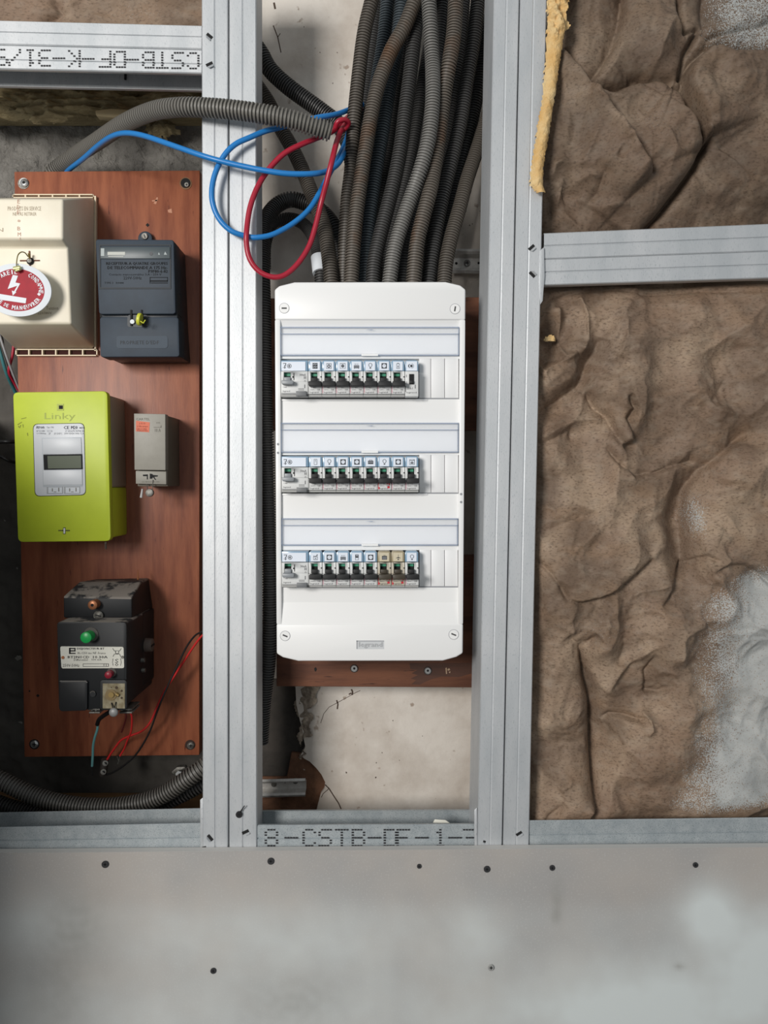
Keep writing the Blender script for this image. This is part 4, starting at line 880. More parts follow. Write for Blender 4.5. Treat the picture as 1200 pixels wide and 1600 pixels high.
printed('printed_text', [('CARTEL', 212.6, 653, 234, 656.6), ('10 A', 242, 669.5, 251, 675), ('A9E', 244, 659.5, 250, 661.5)], YM2 - .0003, mat('module_ink', (116, 112, 102), .7), gm)
bm = bmesh.new(); box(bm, 240, 667.2, 252, 667.9, YM2 - .0004, YM2); box(bm, 251.2, 664.5, 252, 667.9, YM2 - .0004, YM2); obj('symbol_line', bm, MATS['module_ink'], gm)
bm = bmesh.new(); y_ = YM2 + .0037
for q in ([(223, 741.6), (231, 741.2), (231, 749), (229.4, 749), (229.4, 744), (223.6, 744)], [(234, 740), (238, 740.6), (239, 742), (247, 742.8), (246, 744.6), (241, 745), (244, 750), (242.5, 750), (239, 745.5), (237.5, 748), (234, 748)]):
    bm.faces.new([bm.verts.new(P(x, y, y_)) for x, y in q])
obj('seal_slots', bm, M_dark, lc)
printed('terminal_text', [('1N 4500 F  20 700', 222, 752, 249, 753.8)], y_, MATS['module_ink'], lc)
bm = bmesh.new(); c = P(233.2, 770, 1.086); cyl(bm, c, c + Vector((0, .005, 0)), .0057, n=18); ld = obj('lead_seal', bm, M_oldzinc, gm, bev=.0008)
bm = bmesh.new(); cyl(bm, P(229.5, 756.5, 1.0855), P(230.5, 765, 1.0865), .0006, n=6); cyl(bm, P(239, 750, 1.083), P(238.5, 766, 1.0865), .0006, n=6); obj('seal_wire', bm, M_oldzinc, ld)
bm = bmesh.new(); cyl(bm, P(222.5, 764, 1.10), P(220.5, 777.5, 1.10), .0013, .0019, n=8); obj('loose_strand', bm, M_whitewire, gm)

# ------------------------------------------------------------------ old black main breaker
YO = 1.030
ob = thing('main_breaker', 'old dusty black bakelite main breaker with a green push button', 'breaker', tuple(P(160, 1110, YB)))
# upper block with dusty sloping top
bm = bmesh.new()
f = [P(98.5, 931.5, 1.064), P(206, 933.5, 1.064), P(206, 966, 1.064), P(98.8, 966, 1.064)]
bk = [P(132, 903, YB - .012), P(230, 903, YB - .012)]
xr_ = f[1].x + .002; xl_ = f[0].x
v = [bm.verts.new(p) for p in f]                       # front tl tr br bl
m1 = bm.verts.new((xl_ + .004, 1.110, f[0].z + .014)); m2 = bm.verts.new((xr_ - .004, 1.110, f[0].z + .014))
t1 = bm.verts.new((xl_ + .012, YB, P(150, 905, YB).z)); t2 = bm.verts.new((xr_ - .006, YB, P(150, 903, YB).z))
b1 = bm.verts.new((xl_, YB, f[3].z)); b2 = bm.verts.new((xr_, YB, f[2].z))
bm.faces.new((v[0], v[1], v[2], v[3])); bm.faces.new((v[1], v[0], m1, m2)); bm.faces.new((m2, m1, t1, t2)); bm.faces.new((v[1], m2, t2, b2, v[2])); bm.faces.new((v[0], v[3], b1, t1, m1)); bm.faces.new((v[3], v[2], b2, b1)); bm.faces.new((t1, b1, b2, t2))
up = obj('upper_block', bm, [M_bake, M_dust], ob, bev=.0025, ang=10)
for p in up.data.polygons:
    if p.normal.z > .25: p.material_index = 1
bm = bmesh.new(); prism(bm, rquad([(88.8, 971.5), (197.8, 972.5), (197.5, 1105), (92, 1111)], 6), YO, 1.145); lowb = obj('lower_block', bm, [M_bake, M_dust], ob, bev=.0025, ang=20)
for p in lowb.data.polygons:
    if p.normal.z > .6: p.material_index = 1
bm = bmesh.new(); prism(bm, [(94, 970), (204, 970), (204, 1090), (190, 1102), (96, 1102)], 1.100, YBF, yref=1.045); obj('back_housing', bm, M_bake, ob, bev=.003)
# contact hood and corner cover in relief
bm = bmesh.new(); prism(bm, rquad([(92.5, 1064.5), (136.5, 1064.5), (136, 1110.5), (93, 1112)], 5), YO - .004, YO + .001); obj('corner_cover', bm, M_bake, ob, bev=.0012)
bm = bmesh.new(); prism(bm, [(93.5, 1063.8), (134, 1063.8), (136.8, 1066.5), (135.6, 1067), (133.4, 1065.2), (93.5, 1065.2)], YO - .0045, YO - .003); obj('pale_edge', bm, mat('pale_line', (116, 112, 108), .9), ob)  # lighter strip along the cover's upper edge
bm = bmesh.new(); prism(bm, rrect(155.5, 1062.5, 198.3, 1110, 5), YO - .004, YO + .001); wf = obj('window_frame', bm, M_bake, ob, bev=.0012)
bm = bmesh.new(); prism(bm, rect(160.5, 1068, 195, 1107), YO - .0045, YO - .0038); obj('gauge_window', bm, M_gauge, wf)
bm = bmesh.new(); disc(bm, 173, 1086, 9, YO - .0055, YO - .0045, r1=9); ga = obj('gauge_dial', bm, mat('brown_dial', (132, 112, 76), .4), wf, smooth=True)
bm = bmesh.new(); disc(bm, 173.5, 1086, 4.4, YO - .0072, YO - .0055); cyl(bm, P(181, 1084, YO - .006), P(185.5, 1087, YO - .006), .0022, n=10); obj('dial_screw', bm, mat('old_brass', (158, 134, 84), .4, .5), ga, smooth=True)
bm = bmesh.new()
for x, y, r in ((190, 1079.5, 1.8), (190, 1090.5, 1.8), (174, 1074, .9), (182, 1074.5, 2.4)): disc(bm, x, y, r, YO - .0049, YO - .0045, 10)
obj('window_mark', bm, mat('brown_ink', (70, 54, 36), .7), wf)
bm = bmesh.new(); prism(bm, rquad([(94, 1010), (193, 1010.8), (194, 1044), (96, 1044.4)], 3), YO - .0008, YO); pl = obj('rating_plate', bm, M_plate, ob)
yp = YO - .0010
printed('plate_text', [('DISJONCTEUR BT', 120.5, 1012, 163, 1015.8), ('BT2N1CD', 106, 1024.8, 139.5, 1028.6), ('10.30A', 145.5, 1024.8, 168, 1028.6)], yp, M_ink, pl, bold=True)
printed('plate_caption', [('BL-1250 mo NF. France', 121.5, 1018.6, 165, 1022), ('Differentiel', 115.5, 1029.4, 137, 1032.6), ('500 mA', 143, 1029.4, 158.5, 1032), ('250V-50Hz', 98, 1037.4, 124, 1042)], yp, M_ink, pl)
bm = bmesh.new()
for q in (rect(107.8, 1012.3, 118, 1014.1), rect(107.8, 1016, 118, 1018), rect(107.8, 1020, 118, 1021.8), rect(107.8, 1012.3, 110.3, 1021.8), rect(116.2, 1013.2, 118, 1017), rect(129.5, 1036.8, 169.8, 1037.5), rect(129.5, 1041, 169.8, 1041.7), rect(129.5, 1036.8, 130.2, 1041.7), rect(169.1, 1036.8, 169.8, 1041.7), rect(162, 1037.5, 162.7, 1041), rect(165.5, 1037.5, 166.2, 1041)): flatpoly(bm, q, yp)
obj('plate_emblem', bm, M_ink, pl)
bm = bmesh.new()
def stroke(bm, pts, wpx, Y):
    for (x0, y0), (x1, y1) in zip(pts[:-1], pts[1:]):
        d = Vector((x1 - x0, y1 - y0)).normalized(); nx, ny = -d.y * wpx / 2, d.x * wpx / 2
        flatpoly(bm, [(x0 - nx, y0 - ny), (x1 - nx, y1 - ny), (x1 + nx, y1 + ny), (x0 + nx, y0 + ny)], Y)
stroke(bm, [(176, 1013), (178.5, 1017), (187, 1017), (189.5, 1013)], .8, yp); stroke(bm, [(180.5, 1017), (180.5, 1021), (185.5, 1021), (185.5, 1017)], .8, yp); stroke(bm, [(176.5, 1026), (178.5, 1022), (187, 1022), (188.5, 1026)], .8, yp)
stroke(bm, [(176.5, 1029), (175.8, 1035), (176.8, 1040)], .7, yp); stroke(bm, [(188.5, 1029), (189.4, 1035), (188.4, 1040)], .7, yp)
letters(bm, 'S', 179.6, 1029.5, 185, 1036, yp); letters(bm, 'o', 179.6, 1036, 185, 1041, yp); obj('plate_diagram', bm, M_ink, pl)
bm = bmesh.new(); disc(bm, 98, 1027.5, 2.4, YO - .0018, YO - .0008); obj('plate_rivet', bm, M_copper, pl, smooth=True)
bm = bmesh.new(); disc(bm, 191, 1027, 2.3, YO - .0018, YO - .0008); obj('plate_rivet', bm, M_oldzinc, pl, smooth=True)
def button(px, py, r, m, L, name, collar, dx, dy):
    bm = bmesh.new(); disc(bm, px + dx, py + dy, r * 1.32, YO - .0015, YO + .001, r1=r * 1.4); c_ = obj(name + '_collar', bm, collar, ob, smooth=True)
    a = P(px + dx * .8, py + dy * .8, YO); e = Vector((a.x, YO - L, a.z))
    bm = bmesh.new(); cyl(bm, a, e, r * .95 * YO / F, r * YO / F, 20); cyl(bm, e, e - Vector((0, .0012, 0)), r * YO / F, r * .72 * YO / F, 20); obj(name, bm, m, c_, smooth=True)
button(138.5, 996.5, 8.6, M_green, .016, 'green_button', mat('dusty_collar', (86, 82, 78), .8), 3.5, -5)
button(171.5, 1054, 5.6, M_red, .011, 'red_button', MATS['dusty_collar'], 2.5, -3)
a = P(150, 943, 1.064); e = a + Vector((0, -.013, 0))
bm = bmesh.new(); cyl(bm, a, e, .0066, .0064, 18); cyl(bm, e, e + Vector((0, -.001, 0)), .0064, .005, 18); tc_ = obj('copper_terminal', bm, M_copper, ob, smooth=True)
bm = bmesh.new(); cyl(bm, e + Vector((0, -.0012, 0)), e + Vector((0, -.0008, 0)), .0022, n=12); obj('terminal_bore', bm, M_dark, tc_)
screw(ob, 153.5, 962, 1.062, 7.4, M_oldzinc, slot=math.radians(12))
bm = bmesh.new(); disc(bm, 145, 1084.5, 4.6, YO - .002, YO); obj('cover_screw', bm, M_bake, ob, smooth=True)
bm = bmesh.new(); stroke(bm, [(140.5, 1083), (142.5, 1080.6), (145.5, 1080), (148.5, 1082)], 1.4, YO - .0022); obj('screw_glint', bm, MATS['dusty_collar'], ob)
# knob with two screws on the right flank
xk = P(204, 1000, 1.045).x
zk = P(237, 1006, 1.12).z
bm = bmesh.new(); cyl(bm, (xk - .001, 1.112, zk), (xk + .010, 1.112, zk), .0105, .0095, 18); kn = obj('side_knob', bm, mat('dusty_brown', (104, 92, 84), .7), ob, bev=.001)
bm = bmesh.new(); wbox(bm, xk + .0096, xk + .0104, 1.104, 1.120, zk - .0015, zk + .0015); obj('knob_slot', bm, M_dark, kn)
for dz in (.018, .033):
    bm = bmesh.new(); cyl(bm, (xk - .001, 1.092 + dz * .1, zk - dz), (xk + .004, 1.092 + dz * .1, zk - dz), .0036, .003, 12); obj('side_screw', bm, M_oldzinc, ob, smooth=True)
# terminal brackets under the block
def bracket(x0, x1, nm):
    bm = bmesh.new(); box(bm, x0, 1107.5, x1, 1110, 1.040, 1.075); box(bm, x0 + 2, 1112.5, x1, 1115, 1.040, 1.075); box(bm, x0 + 5, 1110, x0 + 8, 1112.5, 1.045, 1.075); box(bm, x1 - 8, 1110, x1 - 5, 1112.5, 1.045, 1.075)
    obj('terminal_bracket', bm, M_oldzinc, ob, bev=.0004)
bracket(137, 156, ''); bracket(184, 206, '')
bm = bmesh.new(); c = P(177.5, 1113, 1.022); bmesh.ops.create_uvsphere(bm, u_segments=16, v_segments=10, radius=.0062, matrix=Matrix.Translation(c) @ Matrix.Diagonal((1, .6, 1, 1))); obj('lead_seal', bm, mat('lead', (150, 150, 148), .5, .3), ob, smooth=True)
bm = bmesh.new(); cyl(bm, P(177, 1108, 1.022), P(174, 1098, 1.024), .0007, n=6); cyl(bm, P(178.5, 1108, 1.022), P(181, 1097, 1.024), .0007, n=6); obj('seal_wire', bm, M_dark, ob)
bm = bmesh.new(); cyl(bm, P(215.5, 906, 1.118), P(215.5, 890, 1.125), .0016, .0004, n=8); obj('wire_stub', bm, M_copper, ob)
# ------------------------------------------------------------------ white distribution board
YF, YC, YP = .985, .990, 1.004
db = thing('distribution_board', 'white plastic distribution board with three rows of breakers', 'distribution board', tuple(P(577, 1033, 1.08)))
bm = bmesh.new(); prism(bm, [(433, 453), (462, 444), (693, 444), (723, 453), (720, 1020), (692, 1030), (466, 1030), (436, 1020)], 1.000, 1.079, yref=.99); obj('back_box', bm, M_white2, db, bev=.002)
bm = bmesh.new()
xl = lambda y: lerp(429, 432.2, (y - 440) / 593); xr = lambda y: lerp(727.6, 723.2, (y - 440) / 593)
prism(bm, [(429, 452.5), (436, 446.5), (460, 440.6), (696, 440), (719, 445.5), (727.6, 452), (xr(500), 500), (xl(500), 500)], YF, 1.001)
head = obj('header_panel', bm, M_white, db, bev=.0022, seg=3, ang=25); bm = bmesh.new(); prism(bm, [(xl(975), 975), (xr(975), 975), (723.2, 1021), (713, 1027), (692, 1032.8), (466, 1033.2), (442, 1027.5), (432.2, 1021.5)], YF, 1.001)
obj('footer_panel', bm, M_white, db, bev=.0022, seg=3, ang=25)
bm = bmesh.new()
prism(bm, [(xl(499), 499.5), (438, 499.5), (440, 975.5), (xl(975), 975.5)], YF, 1.001); obj('side_rail', bm, M_white, db, bev=.0014); bm = bmesh.new(); prism(bm, [(718.5, 499.5), (xr(499), 499.5), (xr(975), 975.5), (716, 975.5)], YF, 1.001)
obj('side_rail', bm, M_white, db, bev=.0014)
bm = bmesh.new()
def slab(y0, y1, Y0=YC, Y1=None, x0=437.5, x1=719):
    Y1 = Y0 if Y1 is None else Y1
    p = [P(x0, y0, YC), P(x1, y0, YC), P(x1, y1, YC), P(x0, y1, YC)]
    prism_w(bm, [(p[0].x, Y0, p[0].z), (p[1].x, Y0, p[1].z), (p[2].x, Y1, p[2].z), (p[3].x, Y1, p[3].z)], [(q.x, YP + .003, q.z) for q in p])
slab(497, 510.5, YF + .0003, YC); slab(510.5, 560.5); slab(623.5, 661); slab(661, 711); slab(771, 810); slab(810, 859.5); slab(918, 941); slab(941, 978, YC, YF + .0004)
for a, b in ((560, 624), (710.5, 771.5), (859, 918.5)): slab(a, b, YP)
obj('front_face', bm, M_white, db)
# small ledge under the breakers
for y0, x1 in ((623.6, 668), (771.2, 668)):
    bm = bmesh.new(); prism(bm, rect(440, y0, x1, y0 + 2.6), YC - .0012, YC + .001); obj('ledge', bm, M_white2, db, bev=.0004)
def mix_mat(name, rgb, alpha, rough=.12):
    m = bpy.data.materials.new(name); m.use_nodes = True; nt = m.node_tree; b = nt.nodes['Principled BSDF']
    b.inputs['Base Color'].default_value = lin(rgb); b.inputs['Roughness'].default_value = rough
    t = nt.nodes.new('ShaderNodeBsdfTransparent'); t.inputs[0].default_value = (1, 1, 1, 1)
    mx = nt.nodes.new('ShaderNodeMixShader'); mx.inputs[0].default_value = alpha
    nt.links.new(t.outputs[0], mx.inputs[1]); nt.links.new(b.outputs[0], mx.inputs[2]); nt.links.new(mx.outputs[0], nt.nodes['Material Output'].inputs[0]); return m
M_clear = mix_mat('clear_flap_plastic', (238, 242, 248), .16, .3)
M_clearedge = mix_mat('clear_flap_edge', (168, 182, 204), .60)
M_seam = mat('grey_seam', (150, 152, 156), .7)
for i, (y0, y1, xa, xb_) in enumerate(((511, 555.5, 438, 717.5), (661, 707, 438.8, 716.6), (810.5, 852.5, 440, 715.6))):
    bm = bmesh.new(); prism(bm, rect(xa + 2, y0 + 10, xb_ - 2, y1 - 3), YC - .0006, YC); obj('label_strip', bm, M_flap_back, db)
    bm = bmesh.new(); prism(bm, rect(xa, y0, xb_, y1), YC - .0042, YC - .0032); fl = obj('clear_flap', bm, M_clear, db)
    bm = bmesh.new()
    for q in (rect(xa, y0 - .5, xb_, y0 + 1.2), rect(xa, y0 + 10, xb_, y0 + 11.2), rect(xa, y1 - 1.6, xb_, y1), rect(xa, y0, xa + 1.1, y1), rect(xb_ - 1.1, y0, xb_, y1)): prism(bm, q, YC - .0046, YC - .0004)
    obj('flap_rim', bm, M_clearedge, fl)
    bm = bmesh.new(); xm = (xa + xb_) / 2
    prism(bm, rect(xm - 13, y1 - 2.6, xm + 13, y1 + .6), YC - .0050, YC - .0010); obj('finger_tab', bm, M_white, fl); bm = bmesh.new(); prism(bm, [(xm - 6, y0 + 4), (xm + 6, y0 + 3.4), (xm + 3, y0 + 5)], YC - .0046, YC - .0042); obj('grip_mark', bm, M_clearedge, fl)
for x, y, a in ((444, 481.5, 0), (711, 482.5, math.radians(100)), (445.5, 993.5, math.radians(22)), (709, 991.5, math.radians(22))):
    bm = bmesh.new(); Yq = YF
    disc(bm, x, y, 8.1, Yq - .0003, Yq, 28); r_ = obj('cover_screw', bm, M_seam, db)
    bm = bmesh.new(); disc(bm, x, y, 7.4, Yq - .0006, Yq, 28); obj('screw_disc', bm, M_white, r_)
    bm = bmesh.new(); u = (math.cos(a) * 4, math.sin(a) * 4); v = (-math.sin(a) * 1.1, math.cos(a) * 1.1)
    prism(bm, [(x - u[0] - v[0], y - u[1] - v[1]), (x + u[0] - v[0], y + u[1] - v[1]), (x + u[0] + v[0], y + u[1] + v[1]), (x - u[0] + v[0], y - u[1] + v[1])], Yq - .0008, Yq - .0002); obj('screw_slot', bm, mat('slot_grey', (70, 70, 70), .8) if 'slot_grey' not in MATS else MATS['slot_grey'], r_)
bm = bmesh.new(); prism(bm, rect(557, 1001.2, 600, 1014.2), YF - .0002, YF); em_ = obj('emblem_field', bm, mat('emboss_shadow', (206, 208, 210), .45), db)
bm = bmesh.new()
for q in (rect(557, 1001, 600, 1002.2), rect(557, 1001, 558.4, 1014)): prism(bm, q, YF - .0004, YF)
obj('emblem_frame', bm, M_seam, em_)
printed('embossed_lettering', [('legrand', 561, 1003.2, 597.5, 1013.2)], YF - .0005, mat('emboss_grey', (176, 178, 180), .5), em_, bold=True)
for x, y in ((434.3, 694), (434.3, 707.5), (720.5, 772), (720.5, 784.5)):
    bm = bmesh.new(); disc(bm, x, y, 1.9, YF - .0004, YF, 10); obj('latch_hole', bm, M_seam, db)
bm = bmesh.new()
for i, (y0, y1, xs) in enumerate(((560.5, 621.8, (654.5, 673.2, 694.8, 716.8)), (711, 769.6, (654.8, 673.4, 694.8, 716.2)), (859.5, 916, (655, 673.4, 694.6, 715.6)))):
    for a, b in zip(xs[:-1], xs[1:]):
        bm = bmesh.new(); prism(bm, rect(a + .35, y0, b - .35, y1), YC - .0004, YP - .0005); obj('blanking_plate', bm, M_white2, db, bev=.0004)
    bm = bmesh.new(); prism(bm, rect(654, y1 - .5, xs[-1], y1 + 2), YC - .0001, YC + .0006); 
    obj('plate_gap', bm, M_seam, db)

# ------------------------------------------------------------------ breakers
M_bbody = mat('breaker_grey', (218, 219, 218), .45); M_bbase = mat('breaker_base_grey', (168, 168, 166), .5)
M_holder = mat('blue_clear_holder', (136, 166, 190), .2); M_card = mat('label_card', (226, 233, 244), .45)
M_tog = mat('black_toggle', (23, 24, 25), .6); M_grn = mat('green_indicator', (52, 140, 108), .4); M_lever = mat('grey_lever', (142, 146, 150), .4)
M_pink = mat('pink_stripe', (204, 130, 148), .6); M_rdm = mat('red_mark', (200, 44, 60), .6)
M_tan = mat('aged_holder', (158, 146, 118), .4); M_tancard = mat('aged_card', (206, 196, 170), .5); M_tanbody = mat('aged_breaker_body', (196, 188, 172), .5); M_browntog = mat('brown_toggle', (62, 54, 42), .5)
M_pic = mat('pictogram_ink', (52, 56, 62), .7); M_print = mat('breaker_print', (70, 70, 76), .7); M_testb = mat('test_button_grey', (112, 114, 116), .5)
YA = .9736
def breaker_proto(x0, y0):
    t = thing('circuit_breaker', 'x', 'breaker', tuple(P(x0 + 10.7, y0 + 57, YP)), 'miniature circuit breakers')
    w_ = 21.4; y = y0 - 562
    bm = bmesh.new()
    prism(bm, rect(x0 + .2, 579.6 + y, x0 + 4.2, 597 + y), .972, 1.001); prism(bm, rect(x0 + 14.6, 579.6 + y, x0 + w_ - .2, 597 + y), .972, 1.001)
    prism(bm, rect(x0 + 4.2, 579.6 + y, x0 + 14.6, 581.2 + y), .972, 1.001); prism(bm, rect(x0 + .2, 597 + y, x0 + w_ - .2, 615 + y), .969, 1.001)
    obj('body', bm, M_bbody, t, bev=.0004)
    bm = bmesh.new(); prism(bm, rect(x0 + .1, 615.2 + y, x0 + w_ - .1, 619.2 + y), .973, 1.001); obj('base', bm, M_bbase, t)
    bm = bmesh.new(); prism(bm, [(x0 + .3, 565 + y), (x0 + 3, 562.6 + y), (x0 + 18.4, 562.6 + y), (x0 + w_ - .3, 565 + y), (x0 + w_ - .3, 579.2 + y), (x0 + .3, 579.2 + y)], YA + .0008, 1.001); h = obj('label_holder', bm, M_holder, t, bev=.0003)
    bm = bmesh.new(); prism(bm, rect(x0 + 3.2, 564.4 + y, x0 + 18.4, 578.4 + y), YA, YA + .0008); obj('label_card', bm, M_card, h)
    bm = bmesh.new(); prism(bm, rect(x0 + 4.2, 581.2 + y, x0 + 14.6, 597 + y), .979, 1.0); wd = obj('indicator_window', bm, M_dark, t)
    bm = bmesh.new(); prism(bm, rect(x0 + 4.6, 583.6 + y, x0 + 14.2, 587.6 + y), .978, .979); obj('indicator', bm, M_grn, wd)
    bm = bmesh.new(); prism(bm, [(x0 + .5, 595.2 + y), (x0 + 4.5, 594.6 + y), (x0 + 16.5, 594.6 + y), (x0 + w_ - .9, 595.2 + y), (x0 + w_ - .9, 601.6 + y), (x0 + w_ - 2, 602.6 + y), (x0 + 1.5, 602.6 + y), (x0 + .5, 601.6 + y)], .958, .968)
    prism(bm, rect(x0 + 4.6, 589.5 + y, x0 + 14.2, 596 + y), .967, .978); obj('toggle', bm, M_tog, t, bev=.0006)
    bm = bmesh.new(); disc(bm, x0 + 20.1, 588.4 + y, 1.1, .9716, .972, 8); obj('rivet_dot', bm, M_dark, t)
    bm = bmesh.new(); prism(bm, rect(x0 + .7, 603 + y, x0 + 1.6, 614 + y), .9687, .969); obj('colour_stripe', bm, M_pink, t)
    printed('printed_text', [('C16 4500', x0 + 3, 604.4 + y, x0 + 12, 606.4 + y), ('230V~', x0 + 3, 607.6 + y, x0 + 11, 609.4 + y), ('16A', x0 + 14.5, 607 + y, x0 + 18.8, 609.6 + y), ('legrand', x0 + 3, 611.2 + y, x0 + 16, 614.4 + y)], .9687, M_print, t)
    return t
def rcd_proto(x0, y0):
    t = thing('residual_current_breaker', 'x', 'breaker', tuple(P(x0 + 21, y0 + 57, YP)), 'residual current breakers')
    w_ = 42.0; y = y0 - 562
    bm = bmesh.new()
    prism(bm, rect(x0 + .2, 579.6 + y, x0 + 4, 596 + y), .971, 1.001); prism(bm, rect(x0 + 15.2, 579.6 + y, x0 + w_ - .2, 596 + y), .971, 1.001)
    prism(bm, rect(x0 + 4, 579.6 + y, x0 + 15.2, 581 + y), .971, 1.001); prism(bm, rect(x0 + .2, 596 + y, x0 + w_ - .2, 615.2 + y), .970, 1.001); obj('body', bm, M_bbody, t, bev=.0004)
    bm = bmesh.new(); prism(bm, rect(x0 + .1, 615.4 + y, x0 + w_ - .1, 619.2 + y), .973, 1.001); obj('base', bm, M_bbase, t)
    bm = bmesh.new(); prism(bm, rect(x0 + .3, 562.8 + y, x0 + w_ - .3, 579.2 + y), YA + .0008, 1.001); h = obj('label_holder', bm, M_holder, t, bev=.0003)
    bm = bmesh.new(); prism(bm, rect(x0 + .8, 564.6 + y, x0 + 38.2, 578.8 + y), YA, YA + .0008); obj('label_card', bm, M_card, h)
    bm = bmesh.new(); prism(bm, rect(x0 + 4, 581 + y, x0 + 15.2, 596 + y), .979, 1.0); wd = obj('indicator_window', bm, M_dark, t)
    bm = bmesh.new(); prism(bm, rect(x0 + 4.5, 583 + y, x0 + 14.6, 587.4 + y), .978, .979); obj('indicator', bm, M_grn, wd)
    bm = bmesh.new(); prism(bm, rect(x0 + 4.5, 588.6 + y, x0 + 14.6, 595 + y), .967, .978); prism(bm, [(x0 + .6, 593.6 + y), (x0 + 19, 593.6 + y), (x0 + 19.4, 598 + y), (x0 + 18, 600.2 + y), (x0 + 2, 600.2 + y), (x0 + .6, 598 + y)], .960, .970); obj('toggle', bm, M_lever, t, bev=.0008)
    bm = bmesh.new(); prism(bm, [(x0 + 19.5, 583 + y), (x0 + 20.6, 582 + y), (x0 + 20.6, 594 + y), (x0 + 19.5, 593 + y)], .9706, .971); disc(bm, x0 + 18.8, 588.6 + y, 1.3, .9704, .971, 8); obj('lever_guide', bm, M_dark, t)
    bm = bmesh.new(); prism(bm, rect(x0 + 23.4, 610.6 + y, x0 + 39.4, 618.2 + y), .9665, .971); obj('test_button', bm, M_testb, t, bev=.0004)
    bm = bmesh.new()
    for q in (rect(x0 + 36.6, 600.4 + y, x0 + 37.6, 606 + y), rect(x0 + 27, 606.6 + y, x0 + 36, 607.2 + y), rect(x0 + 27, 608.6 + y, x0 + 36, 609.2 + y), rect(x0 + .8, 613.6 + y, x0 + 23, 614.2 + y)): prism(bm, q, .9697, .970)
    obj('printed_mark', bm, M_print, t)
    printed('printed_text', [('T 40A', x0 + 3, 603.4 + y, x0 + 9, 605.6 + y), ('legrand', x0 + 3, 609.6 + y, x0 + 14, 612.4 + y)], .9697, M_print, t)
    printed('side_text', [('O', x0 + 36, 593.5 + y, x0 + 39, 596.5 + y), ('II', x0 + 36, 587.6 + y, x0 + 39, 591.5 + y)], .9697 + .001, M_print, t)
    return t
